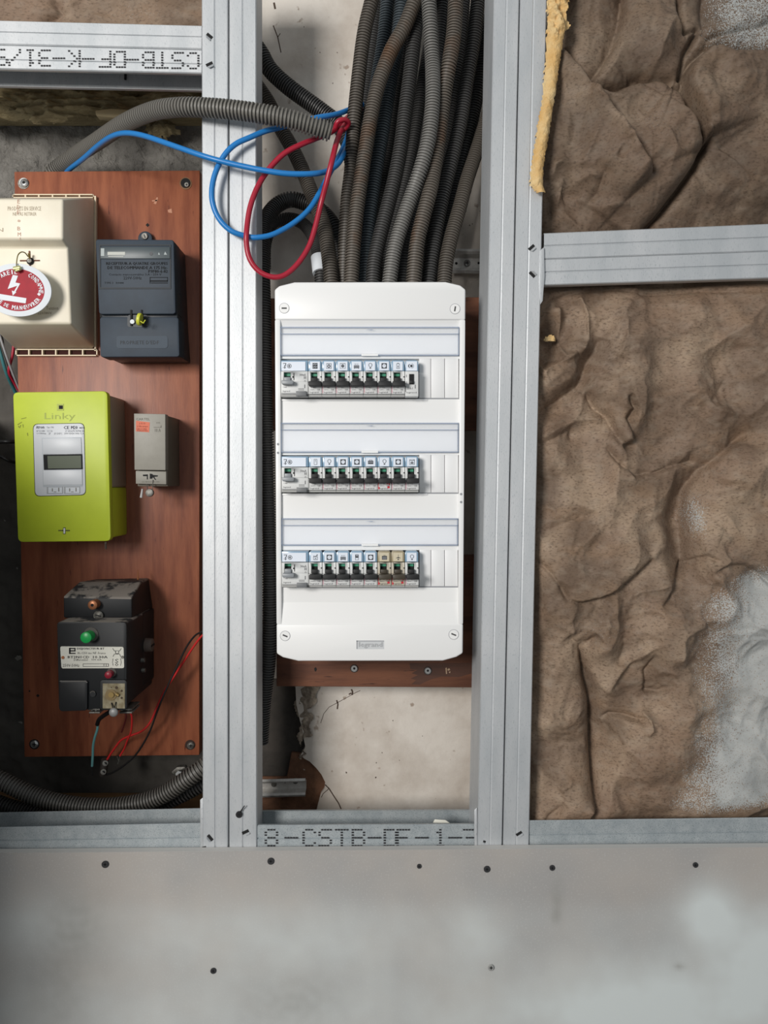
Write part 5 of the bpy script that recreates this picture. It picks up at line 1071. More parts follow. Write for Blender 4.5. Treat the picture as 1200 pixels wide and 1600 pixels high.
def pictogram(kind, cx, cy, s, parent, Y=YA - .0002, m=None):
    """flat printed symbol, dark ink with white knock-outs"""
    bm = bmesh.new(); k = s / 2
    def q(x0, y0, x1, y1, mi=0, d=0): 
        f = bm.faces.new([bm.verts.new(P(cx + a * k, cy + b * k, Y - d)) for a, b in ((x0, y0), (x1, y0), (x1, y1), (x0, y1))]); f.material_index = mi
    def o_(x, y, r, mi=0, d=0, n=18):
        f = bm.faces.new([bm.verts.new(P(cx + (x + r * math.cos(2 * PI * i / n)) * k, cy + (y + r * math.sin(2 * PI * i / n)) * k, Y - d)) for i in range(n)]); f.material_index = mi
    e = .00006
    if kind == 'oven':
        q(-.9, -1, .9, 1)
        for a in (-.75, .08):
            for b in (-.8, .1): q(a, b, a + .08, b + .7, 1, e); q(a, b + .3, a + .62, b + .38, 1, e); q(a + .54, b, a + .62, b + .3, 1, e)
    elif kind == 'washer': q(-.9, -.9, .9, 1); q(-.76, -.76, .76, .86, 1, e); o_(0, .15, .6, 0, 2 * e); o_(0, .15, .26, 1, 3 * e); q(-.6, -.68, .5, -.56, 0, 2 * e)
    elif kind == 'dryer': q(-.95, -.95, .95, 1); q(-.84, -.84, .84, .89, 1, e); o_(0, .05, .56, 0, 2 * e); q(-.3, 0, .3, .08, 1, 3 * e); q(-.75, -.76, .75, -.68, 0, 2 * e)
    elif kind == 'radiator':
        q(-.95, -.15, .95, .85); q(-.8, .85, -.6, 1.05); q(.6, .85, .8, 1.05)
        for i in range(-2, 3): q(i * .32 - .04, -.8, i * .32 + .04, -.3)
        for i in range(-4, 5): q(i * .2 - .02, 0, i * .2 + .02, .7, 1, e)
    elif kind == 'convector':
        q(-.95, -.45, .95, .75); q(-.5, -.75, .5, -.45)
        for i in (-.1, .2): q(-.85, i, .85, i + .06, 1, e)
        q(-.35, -.62, .35, -.45, 1, e)
    elif kind == 'bulb': o_(0, -.3, .68); o_(0, -.3, .5, 1, e); q(-.28, .3, .28, .95); q(-.2, .15, .2, .4, 1, 2 * e); q(-.28, .55, .28, .62, 1, e)
    elif kind == 'socket': q(-.95, -.95, .95, .95); o_(0, 0, .66, 1, e); o_(-.28, .05, .1, 0, 2 * e, 8); o_(.28, .05, .1, 0, 2 * e, 8); o_(0, -.3, .1, 0, 2 * e, 8)
    elif kind == 'heater': q(-.55, -.85, .55, 1); q(-.42, -.7, .42, .86, 1, e); q(-.25, -1.0, .25, -.85); q(-.14, .0, .14, .6, 0, 2 * e); q(-.06, -.25, .06, 0, 0, 2 * e)
    elif kind == 'twilight':
        o_(-.35, 0, .62); o_(-.08, 0, .56, 1, e); o_(.1, 0, .42, 0, 2 * e)
        for i in range(-3, 4):
            a = i * .42; x, y = .1 + .72 * math.cos(a), .72 * math.sin(a); q(x - .09, y - .09, x + .09, y + .09, 0, 2 * e)
    elif kind == 'fridge': q(-.55, -1, .55, 1); q(-.42, -.86, .42, .86, 1, e); q(-.3, -.05, .3, .05, 0, 2 * e); q(-.25, -.6, -.05, -.4, 0, 2 * e); q(.02, -.75, .12, -.3, 0, 2 * e)
    elif kind == 'hob': q(-.9, -.9, .9, .95); q(-.76, -.5, .76, .82, 1, e); q(-.5, .1, .5, .6, 0, 2 * e); q(-.3, -.3, .3, -.1, 0, 2 * e); q(-.7, -.8, .6, -.66, 1, e)
    elif kind == 'dishwasher': q(-.75, -.3, .75, .95); q(-.6, -.1, .6, .8, 1, e); o_(0, .5, .3, 0, 2 * e); o_(0, .62, .18, 1, 3 * e); q(.4, -1, .8, -.7); q(-.7, -.6, -.5, -.3); q(.2, -.7, .6, -.45); q(-.2, -.5, .1, -.3)
    elif kind == 'freezer': q(-.6, -1, .6, 1); q(-.46, .2, .46, .86, 1, e); q(-.3, -.8, .35, -.7, 1, e); q(-.3, -.5, .35, -.4, 1, e)
    elif kind == 'cooker': q(-.9, -.5, .9, .85); q(-.74, -.2, .74, .7, 2, e); q(-.4, -.75, .4, -.6)
    elif kind == 'pendant': q(-.05, -1, .05, .2); q(-.8, .15, .8, .32); q(-.4, -.05, .4, .15); q(-.3, .7, .3, .95); q(-.15, .55, .15, .7)
    elif kind == 'warning':
        q(-1, -.7, -.2, -.55); q(-.75, -.15, -.35, 0); q(-.4, -.6, -.25, -.1); q(-1, .3, -.25, .42); q(-.65, .0, -.5, .7); o_(.55, 0, .55); o_(.55, 0, .42, 1, e); o_(.55, 0, .2, 0, 2 * e); q(.5, -.42, .6, .42, 0, 2 * e); q(.2, -.06, .5, .06, 0, 2 * e)
    o = obj('pictogram', bm, m or [M_pic, M_card, M_testb], parent); return o
# rows: (module left edge of the first breaker, pitch, top y of the label holders)
ROWS = [(481.4, 21.62, 562.4, 439.0), (482.2, 21.54, 712.6, 440.0), (482.2, 21.54, 861.6, 440.2)]
ROWN = ('top', 'middle', 'bottom')
KINDS = [['oven', 'washer', 'dryer', 'radiator', 'bulb', 'socket', 'heater', 'twilight'],
         ['fridge', 'bulb', 'socket', 'socket', 'convector', 'bulb', 'socket', 'hob'],
         ['dishwasher', 'socket', 'radiator', 'freezer', 'socket', 'cooker', 'pendant', 'bulb']]
DESC = {'oven': 'a dark four-square symbol', 'washer': 'a washing machine symbol', 'dryer': 'a tumble dryer symbol', 'radiator': 'a dark radiator symbol', 'bulb': 'a light bulb symbol', 'socket': 'a dark socket symbol',
        'heater': 'a tall water heater symbol', 'fridge': 'an outlined fridge symbol', 'convector': 'a dark convector symbol', 'hob': 'an outlined cooker symbol', 'dishwasher': 'a tap and basin symbol', 'freezer': 'a two-part freezer symbol',
        'cooker': 'a grey box on tan label', 'pendant': 'a ceiling lamp on tan label'}
ORD = ('first', 'second', 'third', 'fourth', 'fifth', 'sixth', 'seventh', 'eighth')
proto = breaker_proto(ROWS[0][0], ROWS[0][2]); rproto = rcd_proto(ROWS[0][3], ROWS[0][2])
def part(t, n): return [c for c in t.children if c.name.split('.')[0] == n][0]
def repaint(o, m):
    o.material_slots[0].link = 'OBJECT'; o.material_slots[0].material = m
made = []
for r, (x0, pt, y0, rx) in enumerate(ROWS):
    bx = {}
    for i, kd in enumerate(KINDS[r]):
        if kd == 'twilight': continue
        if r == 0 and i == 0: t = proto
        else: t = copy_tree(proto, None, P(x0 + i * pt, y0, .972) - P(ROWS[0][0], ROWS[0][2], .972))
        made.append((t, r, i, kd, x0 + i * pt, y0))
    t = rproto if r == 0 else copy_tree(rproto, None, P(rx, y0, .972) - P(ROWS[0][3], ROWS[0][2], .972))
    made.append((t, r, -1, 'warning', rx, y0))
for t, r, i, kd, x, y in made:
    pass
for t, r, i, kd, x, y in made:
    if kd == 'warning':
        t['label'] = 'wide residual current breaker with grey lever at the left end of the %s row' % ROWN[r]
        pictogram('warning', x + 9.5, y + 9.4, 12.5, part(t, 'label_holder'))
        printed('rating_text', [('300mA' if r == 0 else '30mA', x + 29, y + 21.4, x + 38.6, y + 25)], .9707, M_print, t); continue
    t['label'] = 'breaker with %s, %s from left in the %s row' % (DESC[kd], ORD[i], ROWN[r])
    aged = kd in ('cooker', 'pendant')
    pictogram(kd, x + 10.8, y + 9.2, 8.8, part(t, 'label_holder'), m=[M_pic, M_tancard if aged else M_card, M_testb])
    if aged:
        repaint(part(t, 'label_holder'), M_tan); repaint(part(t, 'label_holder').children[0] if part(t, 'label_holder').children[0].name.startswith('label_card') else [c for c in part(t, 'label_holder').children if c.name.startswith('label_card')][0], M_tancard)
        repaint(part(t, 'body'), M_tanbody); repaint(part(t, 'toggle'), M_browntog)
    if aged or (r == 1 and i == 5):
        repaint(part(t, 'colour_stripe'), M_rdm)
        bm = bmesh.new(); y_ = y - 562
        for q in (rect(x + 14.5, 604 + y_, x + 16, 606.4 + y_), rect(x + 17.4, 603.6 + y_, x + 19.2, 607.6 + y_), rect(x + 15.4, 609 + y_, x + 19, 612.4 + y_), rect(x + 1.8, 610.4 + y_, x + 3.4, 613.8 + y_)): prism(bm, q, .9687, .969)
        obj('red_mark', bm, M_rdm, t)
    elif i == 0: repaint(part(t, 'colour_stripe'), M_bbase)
# the twilight switch at the end of the top row
x0 = ROWS[0][0] + 7 * ROWS[0][1]; y0 = ROWS[0][2]; y = y0 - 562; w_ = 21.2
ts = thing('twilight_switch', 'narrow switch module with a black slider at the right end of the top row', 'switch', tuple(P(x0 + 10.6, y0 + 57, YP)))
bm = bmesh.new(); prism(bm, rect(x0 + .2, 579.6 + y, x0 + w_ - .2, 619 + y), .970, 1.001); obj('body', bm, M_bbody, ts, bev=.0006)
bm = bmesh.new(); prism(bm, [(x0 + .3, 565 + y), (x0 + 3, 562.6 + y), (x0 + 18.4, 562.6 + y), (x0 + w_ - .3, 565 + y), (x0 + w_ - .3, 579.2 + y), (x0 + .3, 579.2 + y)], YA + .0008, 1.001); h = obj('label_holder', bm, M_holder, ts, bev=.0003)
bm = bmesh.new(); prism(bm, rect(x0 + 2, 564 + y, x0 + 19, 578.8 + y), YA, YA + .0008); obj('label_card', bm, M_card, h)
pictogram('twilight', x0 + 9.5, y0 + 9.4, 9.5, h)
bm = bmesh.new(); prism(bm, rect(x0 + 6.6, 584 + y, x0 + 14, 600 + y), .9688, .970); sl_ = obj('slider_slot', bm, M_dark, ts)
bm = bmesh.new(); prism(bm, rect(x0 + 7.4, 594 + y, x0 + 13.4, 598.6 + y), .9662, .9688); obj('slider', bm, M_tog, sl_, bev=.0004)
printed('printed_text', [('25A-1', x0 + 3, 604.6 + y, x0 + 12, 608 + y), ('I', x0 + 1.8, 585 + y, x0 + 2.6, 589 + y), ('O', x0 + 1.2, 595 + y, x0 + 3.6, 598 + y), ('legrand', x0 + 2.4, 611.8 + y, x0 + 18, 614.6 + y)], .9697, M_print, ts)
bm = bmesh.new(); prism(bm, rect(x0 + 15.6, 600.6 + y, x0 + 16.6, 606.6 + y), .9697, .970); prism(bm, rect(x0 + .7, 602.6 + y, x0 + 1.5, 612 + y), .9697, .970); obj('printed_mark', bm, M_print, ts)
# ------------------------------------------------------------------ planks behind the distribution board
YPL = 1.096
def plank(q, label):
    t = thing('wooden_plank', label, 'plank', tuple(P((q[2][0] + q[3][0]) / 2, q[2][1], YPL + .02)))
    bm = bmesh.new(); prism(bm, q, YPL, YPL + .02); obj('plank_board', bm, M_plank, t, bev=.0012); return t
p1 = plank([(413, 466), (770, 464), (770, 672), (413, 672)], 'brown wooden plank behind the upper half of the white distribution board')
p2 = plank([(432, 872), (752, 868), (752, 1074.5), (432, 1072.5)], 'brown wooden plank showing below the white distribution board, with screw heads')
for x, y, m_ in ((553.5, 1044.5, M_zinc), (668.5, 1048, M_zinc)):
    bm = bmesh.new(); disc(bm, x, y, 6.4, YPL - .0006, YPL); obj('screw_recess', bm, M_dark, p2)
    screw(p2, x, y, YPL - .0004, 5.4, m_, slot='hex')
bm = bmesh.new()
for q in ([(696, 1044), (698, 1043), (698.5, 1053), (697, 1053)], [(699, 1046), (702, 1044), (703.5, 1047), (700, 1048)], [(701, 1050), (704, 1049), (703, 1052)]): prism(bm, q, YPL - .0006, YPL)
obj('wood_chip_mark', bm, mat('bare_wood', (176, 150, 124), .8), p2)
bm = bmesh.new(); prism(bm, [(491, 1044), (493.5, 1042.5), (495, 1046), (493, 1049.5), (491.5, 1048)], YPL - .0005, YPL); obj('nail_hole', bm, M_dark, p2)
bm = bmesh.new()
prism(bm, [(640, 1036), (738, 1036), (738, 1052), (716, 1058), (690, 1057), (672, 1062), (655, 1070), (643, 1069), (650, 1063), (642, 1060), (653, 1055), (643, 1052), (652, 1047), (641, 1045)], YPL - .0002, YPL + .0001)
obj('dark_stain', bm, mat('stained_wood', (86, 54, 40), .7, 0, (66, 42, 32), vs=30, stretch=(.4, 1, 3)), p2)
# ------------------------------------------------------------------ short channel pieces fixed to the wall
def rail(x0, x1, y0, y1, tilt, label, YW, cut=False):
    t = thing('mounting_rail', label, 'mounting rail', tuple(P((x0 + x1) / 2, y1, YW)))
    bm = bmesh.new(); h = y1 - y0
    def z(y): return [(x0, y), (x1, y + tilt)]
    prof = [(y0, -.016), (y0 + h * .10, -.018), (y0 + h * .18, -.016), (y0 + h * .24, -.004), (y0 + h * .28, -.003), (y0 + h * .72, -.003), (y0 + h * .76, -.004), (y0 + h * .82, -.016), (y0 + h * .90, -.018), (y1, -.016)]
    A = [bm.verts.new(P(x0, y, YW) + Vector((0, dy, 0))) for y, dy in prof]; B = [bm.verts.new(P(x1, y + tilt, YW) + Vector((0, dy, 0))) for y, dy in prof]
    for i in range(len(prof) - 1): bm.faces.new((A[i], A[i + 1], B[i + 1], B[i]))
    o = obj('rail_profile', bm, M_oldsteel, t); s = o.modifiers.new('sheet', 'SOLIDIFY'); s.thickness = .0008; s.offset = -1
    return t
M_oldsteel = mat('weathered_steel', (226, 224, 220), .4, .35, (200, 196, 190), vs=90)
ra = rail(700, 757, 394, 431, 1, 'short steel channel fixed to the plaster right of the conduit bundle', 1.169)
bm = bmesh.new(); disc(bm, 729.5, 411.5, 6.6, 1.1655, 1.166); obj('screw_washer', bm, M_dark, ra); screw(ra, 730, 411, 1.1655, 5.4, M_zinc)
bm = bmesh.new(); disc(bm, 713, 411.5, 2.1, 1.1652, 1.166, 12); disc(bm, 748, 411, 2, 1.1652, 1.166, 12); obj('punched_hole', bm, M_dark, ra)
rb = rail(402, 479, 1212, 1239, -2, 'short steel channel fixed to the broken wall at lower left of the middle bay', 1.176)
bm = bmesh.new(); disc(bm, 428, 1225.5, 4.4, 1.1712, 1.173); obj('screw_washer', bm, M_oldzinc, rb); screw(rb, 461.5, 1220.5, 1.1725, 4.6, M_oldzinc)
bm = bmesh.new(); disc(bm, 445.5, 1222, 1.7, 1.1722, 1.173, 10); obj('punched_hole', bm, M_dark, rb)

# ------------------------------------------------------------------ strands: conduits and heavy wires, eased apart where they would touch
FLEX = []
def flex(kind, pts, r, *a, **k): FLEX.append([kind, dense(pts, 5.0), r, a, k])
def ease(n_it=70):
    for it in range(n_it):
        W = []
        for f in FLEX:
            d = f[1]
            A, B = (d[:, 0] - 600) / F, -(d[:, 1] - 800) / F; t = d[:, 2] / (cp + B * sp)
            W.append(np.stack([A * t, d[:, 2], CZ + (-sp + B * cp) * t], 1))
        mv = [np.zeros(len(w)) for w in W]
        for i in range(len(W)):
            for j in range(i + 1, len(W)):
                need = FLEX[i][2] + FLEX[j][2] + .0006
                if (W[i].min(0) > W[j].max(0) + need).any() or (W[j].min(0) > W[i].max(0) + need).any(): continue
                D = np.linalg.norm(W[i][:, None] - W[j][None], axis=2); ii, jj = np.where(D < need)
                for a, b in zip(ii, jj):
                    dxz = math.hypot(W[i][a, 0] - W[j][b, 0], W[i][a, 2] - W[j][b, 2]); dy = W[i][a, 1] - W[j][b, 1]
                    want = math.sqrt(max(need * need - dxz * dxz, 0)); s_ = 1 if dy > 0 else -1
                    push = max(0, want - abs(dy)) * .5 * s_
                    if abs(push) > abs(mv[i][a]): mv[i][a] = push
                    if abs(push) > abs(mv[j][b]): mv[j][b] = -push
        for f, m_ in zip(FLEX, mv):
            if not m_.any(): continue
            k = np.array([.1, .2, .4, .2, .1]); sm = np.convolve(np.pad(m_, 2, mode='edge'), k, 'valid'); sm = np.where(np.abs(sm) > np.abs(m_) * .6, sm, m_ * .6 + sm * .4)
            d = f[1]; Y = d[:, 2] + sm
            lo = np.where((d[:, 0] > 312) & (d[:, 0] < 406) & (np.minimum(d[:, 2], 9) < 1.0), .998 - f[2], 1.168 - f[2])
            lo = np.where(d[:, 0] < 312, 9, lo); d[:, 2] = np.minimum(Y, lo)
    out = []
    for kind, d, r, a, k in FLEX:
        for _ in range(8 if kind == 'c' else 3): d[1:-1, 2] = .25 * d[:-2, 2] + .5 * d[1:-1, 2] + .25 * d[2:, 2]
        out.append((conduit if kind == 'c' else wire)(*((([tuple(q) for q in d], r) + a) if kind == 'c' else ((a[0], [tuple(q) for q in d], r) + a[1:])), **k))
    return out
# ------------------------------------------------------------------ corrugated conduits of the bundle
G = 'conduit bundle entering the distribution board'
def Yp(pts, ys):
    n = len(pts); return [(x, y, float(np.interp(i / (n - 1), np.linspace(0, 1, len(ys)), ys))) for i, (x, y) in enumerate(pts)]
R = .0100
def c_(pts, ys, mi, label, r=R):
    # runs on above the frame and ends against the top of the distribution board
    x0, y0 = pts[0]; x1, y1 = pts[1]; k = 60 / max(abs(y1 - y0), 1)
    pts = [(x0 - (x1 - x0) * k, y0 - 60)] + pts
    p = Yp(pts, ys); zt = P(600, 440.5, .985).z + .0005
    q = p[-1]; yy = q[1]
    while P(q[0], yy, q[2]).z > zt: yy += .5
    p[-1] = (q[0], yy, q[2])
    return flex('c', p, r, M_cond[mi], label, group=G)
c_([(649, 0), (632, 42), (611, 80), (592, 130), (581, 175), (572, 228), (564, 280), (557, 332), (552, 385), (548, 437)], [1.045, 1.045, 1.04, 1.032, 1.025], 2, 'rust-stained conduit crossing diagonally over the left of the bundle')
c_([(581, 0), (569, 52), (560, 122), (553, 192), (549, 262), (543, 315), (539, 385), (537, 437)], [1.045, 1.045, 1.050, 1.052], 4, 'brownish conduit at the outer left edge of the bundle', r=.0098)
c_([(628, -2), (622, 60), (613, 110), (606, 150), (599, 196), (588, 262), (580, 315), (573, 378), (570, 437)], [1.085, 1.08, 1.065, 1.050], 3, 'bluish conduit showing between the rust-stained and the brown-grey conduit')
c_([(655, 0), (648, 52), (641, 115), (634, 168), (627, 224), (618, 273), (606, 322), (594, 368), (585, 410), (582, 437)], [1.065, 1.06, 1.05, 1.040, 1.030], 1, 'dark brown-grey conduit down the centre of the bundle')
c_([(670, 0), (673, 52), (676, 105), (676, 157), (671, 210), (660, 255), (646, 297), (630, 343), (616, 392), (607, 437)], [1.030, 1.028, 1.025, 1.022], 5, 'light grey conduit, brightest at the front of the bundle')
c_([(712, 0), (709, 52), (702, 98), (695, 140), (688, 196), (681, 245), (672, 297), (660, 343), (651, 385), (645, 437)], [1.035, 1.03, 1.026, 1.024], 2, 'rust-tinted conduit just right of the light grey front conduit', r=.0102)
c_([(747, 0), (740, 63), (730, 122), (719, 192), (705, 252), (691, 308), (681, 360), (673, 413), (669, 437)], [1.085, 1.075, 1.060, 1.046], 1, 'dark conduit second from the right side of the bundle')
c_([(800, 40), (784, 110), (768, 165), (756, 200), (744, 238), (730, 280), (718, 325), (705, 371), (697, 410), (693, 437)], [1.115, 1.108, 1.085, 1.055, 1.040], 4, 'conduit swinging out to the far right of the bundle, beside the stud')
c_([(766, 30), (757, 87), (745, 150), (732, 210), (717, 275), (703, 335), (692, 385), (684, 437)], [1.115, 1.11, 1.10, 1.083], 1, 'dark shadowed conduit at the back right of the bundle')
c_([(690, 20), (684, 90), (676, 160), (666, 225), (655, 280), (643, 330), (634, 385), (628, 437)], [1.085, 1.075, 1.060, 1.046], 1, 'conduit half hidden behind the light grey front conduit')
c_([(606, -2), (600, 60), (590, 122), (579, 192), (570, 262), (562, 330), (556, 385), (553, 437)], [1.105, 1.10, 1.092, 1.084], 3, 'bluish dark conduit at the back left of the bundle')
c_([(724, 0), (718, 70), (709, 140), (697, 215), (682, 275), (667, 335), (657, 390), (652, 437)], [1.115, 1.11, 1.10, 1.084], 1, 'dark conduit at the back, between the two rust-coloured ones')
c_([(682, 0), (672, 70), (660, 140), (648, 215), (634, 280), (618, 340), (606, 390), (600, 437)], [1.125, 1.12, 1.105, 1.086], 1, 'dark conduit at the very back of the bundle centre')
c_([(590, -2), (583, 60), (574, 122), (566, 192), (558, 262), (551, 330), (547, 385), (545, 437)], [1.135, 1.13, 1.11, 1.084], 1, 'dark conduit at the very back, close behind the brownish left edge conduit')
c_([(634, -2), (629, 60), (622, 122), (613, 200), (602, 270), (590, 340), (580, 395), (575, 437)], [1.135, 1.13, 1.112, 1.086], 1, 'dark conduit at the very back, behind the bluish and centre conduits')
# ------------------------------------------------------------------ conduits at the left of the middle bay
flex('c', [(392, 62, 1.118), (408, 84, 1.118), (422, 109, 1.118), (451, 136, 1.118), (488, 163, 1.118), (512, 181, 1.118), (530, 196, 1.116), (545, 226, 1.112), (552, 262, 1.11)], .0118, M_cond[1], 'thick dark conduit slanting down from behind the left stud', pitch=.0036)
flex('c', [(390, 118, 1.145), (408, 143, 1.142), (422, 165, 1.138), (439, 201, 1.13), (456, 231, 1.12), (470, 260, 1.11), (483, 292, 1.095), (495, 323, 1.08), (507, 358, 1.062), (514, 401, 1.05), (519, 451, 1.045)], .0105, M_cond[4], 'conduit running down behind the wire loops to the board corner')
flex('c', [(407, 1160, 1.075), (411, 1100, 1.07), (418, 1040, 1.066), (421, 980, 1.064), (421, 900, 1.064), (419, 800, 1.064), (416, 700, 1.066), (413, 600, 1.068), (411.5, 500, 1.07), (410, 437, 1.075), (409, 385, 1.09), (413, 350, 1.105), (428, 325, 1.118), (451, 312, 1.124), (474, 316, 1.124), (495, 325, 1.12), (512, 340, 1.115), (524, 360, 1.108), (529, 390, 1.10), (530, 452, 1.088)], .0112, M_cond[1], 'dark conduit arching over, then running down beside the white distribution board', pitch=.0036)
lc4_index = len(FLEX); flex('c', [(414, 420, 1.152), (415, 380, 1.152), (426, 352, 1.152), (446, 342, 1.148), (466, 345, 1.14), (482, 358, 1.12), (493, 380, 1.095), (500, 414, 1.075), (502, 452, 1.07)], .0090, M_cond[1], 'thin dark conduit with a white label band, under the arching conduit')
# ------------------------------------------------------------------ conduit in front of the left studs
flex('c', [(80, 275, 1.2), (86, 266, 1.196), (115, 245, 1.17), (150, 222, 1.12), (196, 192, 1.06), (238, 174, 1.02), (276, 168, .992), (315, 168, .980), (367, 172, .974), (416, 179, .972), (463, 189, .975), (495, 199, .980), (521, 208, .986)], .0118, mat('light_conduit', (116, 113, 107), .5), 'open-ended grey conduit crossing in front of the left studs', pitch=.0046, open_end=True)
# ------------------------------------------------------------------ lower left pair
conduit([(-50, 1198, 1.10), (0, 1219, 1.10), (52, 1243, 1.10), (105, 1257, 1.10), (157, 1261, 1.10), (210, 1256, 1.10), (252, 1243, 1.10), (290, 1219, 1.10), (316, 1200, 1.105), (345, 1178, 1.12)], .0132, M_cond[0], 'thick sagging conduit at lower left, the upper of the two', pitch=.0046)
conduit([(-50, 1236, 1.135), (0, 1257, 1.135), (42, 1269, 1.135), (87, 1277, 1.133), (140, 1279, 1.131), (185, 1275, 1.130), (230, 1263, 1.130), (273, 1246, 1.130), (316, 1224, 1.135), (345, 1205, 1.14)], .0128, M_cond[1], 'thick sagging conduit at lower left, the lower of the two', pitch=.0046)
tb_ = thing('timber_batten', 'pale brown timber batten on the floor behind the lower left conduits', 'batten', tuple(P(130, 1275, 1.2)))
bm = bmesh.new(); prism(bm, [(-60, 1240), (0, 1244), (60, 1250), (318, 1250), (318, 1296), (-60, 1296)], 1.195, 1.225); obj('batten', bm, mat('pale_timber', (150, 112, 74), .8, 0, (118, 86, 56), vs=20, stretch=(.3, 1, 3)), tb_, bev=.002)
an = thing('wall_anchor', 'small zinc wall anchor clip above the lower left conduits', 'anchor', tuple(P(280, 1214, 1.19)))
bm = bmesh.new(); prism(bm, [(268, 1206), (276, 1199), (288, 1198), (291, 1201), (280, 1205), (275, 1211), (269, 1209)], 1.150, 1.160); obj('clip', bm, M_oldzinc, an, bev=.001)
bm = bmesh.new(); cyl(bm, P(279, 1208, 1.153), P(279, 1208, 1.243), .0035, n=12); cyl(bm, P(279.5, 1210, 1.148), P(279.5, 1210, 1.154), .0052, n=6); obj('bolt', bm, M_zinc, an, smooth=False)
# ------------------------------------------------------------------ heavy loose wires
flex('w', [(100, 276, 1.19), (107, 266, 1.178), (130, 248, 1.130), (154, 227, 1.085), (175, 213, 1.045), (196, 208, 1.025), (224, 212, 1.010), (266, 226, .99), (315, 243, .978), (350, 253, .976), (385, 261, .976), (416, 267, .976), (451, 271.5, .978), (488, 271.5, .984), (512, 267, 1.002), (529, 255, 1.022), (537, 240, 1.046), (543, 225, 1.070), (549, 208, 1.084), (557, 194, 1.094)], .0035, 'blue_wire', M_bluewire, 'thick blue wire from the meter board across the left studs to the bundle')
flex('w', [(566, 163, 1.082), (549, 170, 1.06), (524, 179, 1.03), (495, 184, 1.012), (462, 193, 1.004), (434, 200, .998), (414, 205, .992), (390, 215, .986), (367, 226, .983), (349, 245, .982), (335, 275, .982), (331, 308, .982), (340, 338, .984), (360, 360, .986), (385, 369, .988), (402, 371, .99), (427, 366, .995), (458, 349, 1.005), (483, 327, 1.012), (500, 300, 1.02), (513, 275, 1.026), (527, 249, 1.048), (537, 229, 1.064), (543, 212, 1.075), (548, 196, 1.080), (555, 180, 1.082)], .0035, 'blue_wire', M_bluewire, 'looped blue wire hanging over the stud left of the bundle')
flex('w', [(564, 170, 1.108), (547, 180, 1.080), (534, 193, 1.048), (518, 206, 1.020), (497, 215, 1.004), (470, 226, .996), (444, 240, .993), (422, 262, .992), (405, 287, .990), (393, 316, .988), (387, 345, .987), (385, 377, .987), (390, 404, .988), (405, 424, .99), (427, 433, .992), (446, 429, .994), (466, 411, .997), (483, 384, 1.0), (493, 353, 1.001), (502, 316, 1.0), (511, 282, .990), (519, 250, .986), (526, 222, 1.0), (533, 204, 1.028), (541, 189, 1.062), (549, 175, 1.084), (560, 156, 1.094)], .0035, 'red_wire', M_redwire, 'looped dark red wire hanging left of the conduit bundle')
flex('w', [(524, 199, 1.025), (528, 190, 1.018), (538, 187, 1.02), (545, 192, 1.03), (539, 201, 1.036), (531, 205, 1.03)], .0032, 'red_wire', M_redwire, 'short tight curl of red wire at the mouth of the grey conduit', step=.002)
done = ease(); strand_gaps() if 'strand_gaps' in globals() else None; lc4 = done[lc4_index]
q_ = FLEX[lc4_index][1]; q_ = q_[(q_[:, 1] > 398) & (q_[:, 1] < 428) & (q_[:, 0] > 470)]
bm = bmesh.new(); cyl(bm, P(*q_[0]), P(*q_[-1]), .0112, n=18); obj('label_band', bm, M_tagwhite, lc4, smooth=True)
bm = bmesh.new(); prism(bm, [(545, 160), (549, 150), (556, 154), (554, 178), (548, 182)], 1.098, 1.104); tag(obj('white_sleeve', bm, M_tagwhite, bev=.001), 'small white sleeve scrap tucked behind the conduit bundle by the wires', 'cable sleeve')
# ------------------------------------------------------------------ thin wires of the old breaker
wire('red_wire', [(330, 984, 1.10), (316, 993, 1.105), (300, 1014, 1.112), (285, 1037, 1.118), (270, 1060, 1.12), (258, 1078, 1.12), (246, 1103, 1.12), (235, 1128, 1.12), (222, 1142, 1.122), (205, 1149, 1.125), (190, 1156, 1.13), (180, 1168, 1.133), (171, 1181, 1.135), (167, 1188, 1.136)], .0016, M_redthin, 'thin red wire curving from the left stud to the connector below the meter board')
wire('black_wire', [(330, 980, 1.09), (316, 987, 1.095), (305, 993, 1.1), (292, 1010, 1.105), (278, 1038, 1.108), (262, 1072, 1.108), (247, 1108, 1.108), (233, 1145, 1.112), (214, 1177, 1.118), (195, 1195, 1.124), (178, 1206, 1.13), (166, 1211, 1.134)], .0014, M_blackwire, 'thin black wire curving from the left stud to the loose connector')
wire('red_wire', [(203, 1112, 1.075), (206, 1121, 1.08), (205, 1142, 1.095), (199, 1157, 1.11), (194, 1170, 1.118), (187.5, 1181, 1.12)], .0013, M_redthin, 'short red wire hanging from the right terminal of the old breaker', step=.002)
wire('dark_red_wire', [(195, 1112, 1.072), (197, 1120, 1.075), (194, 1132, 1.085), (190, 1144, 1.092)], .0012, mat('dark_red_insulation', (84, 26, 26), .5), 'very short dark red wire end under the old breaker', step=.002)
wire('black_wire', [(172, 1112, 1.06), (164, 1117, 1.07), (155, 1124, 1.085), (152, 1132, 1.094)], .0030, M_blackwire, 'short thick black taped wire end below the old breaker', step=.002)
w_ = wire('turquoise_wire', [(153, 1129, 1.093), (152, 1140, 1.098), (148, 1153, 1.105), (145.5, 1166, 1.112), (145, 1180, 1.118), (144, 1197, 1.124)], .0018, M_teal, 'turquoise wire hanging below the old breaker, bare at its end', step=.002)
bm = bmesh.new(); cyl(bm, P(144, 1196, 1.124), P(145, 1212, 1.130), .0009, n=8); obj('bare_copper_end', bm, M_dark, w_)
lc_ = thing('wire_connector', 'small metal screw connector lying loose at the meter board bottom edge', 'connector', tuple(P(163, 1212, 1.14)))
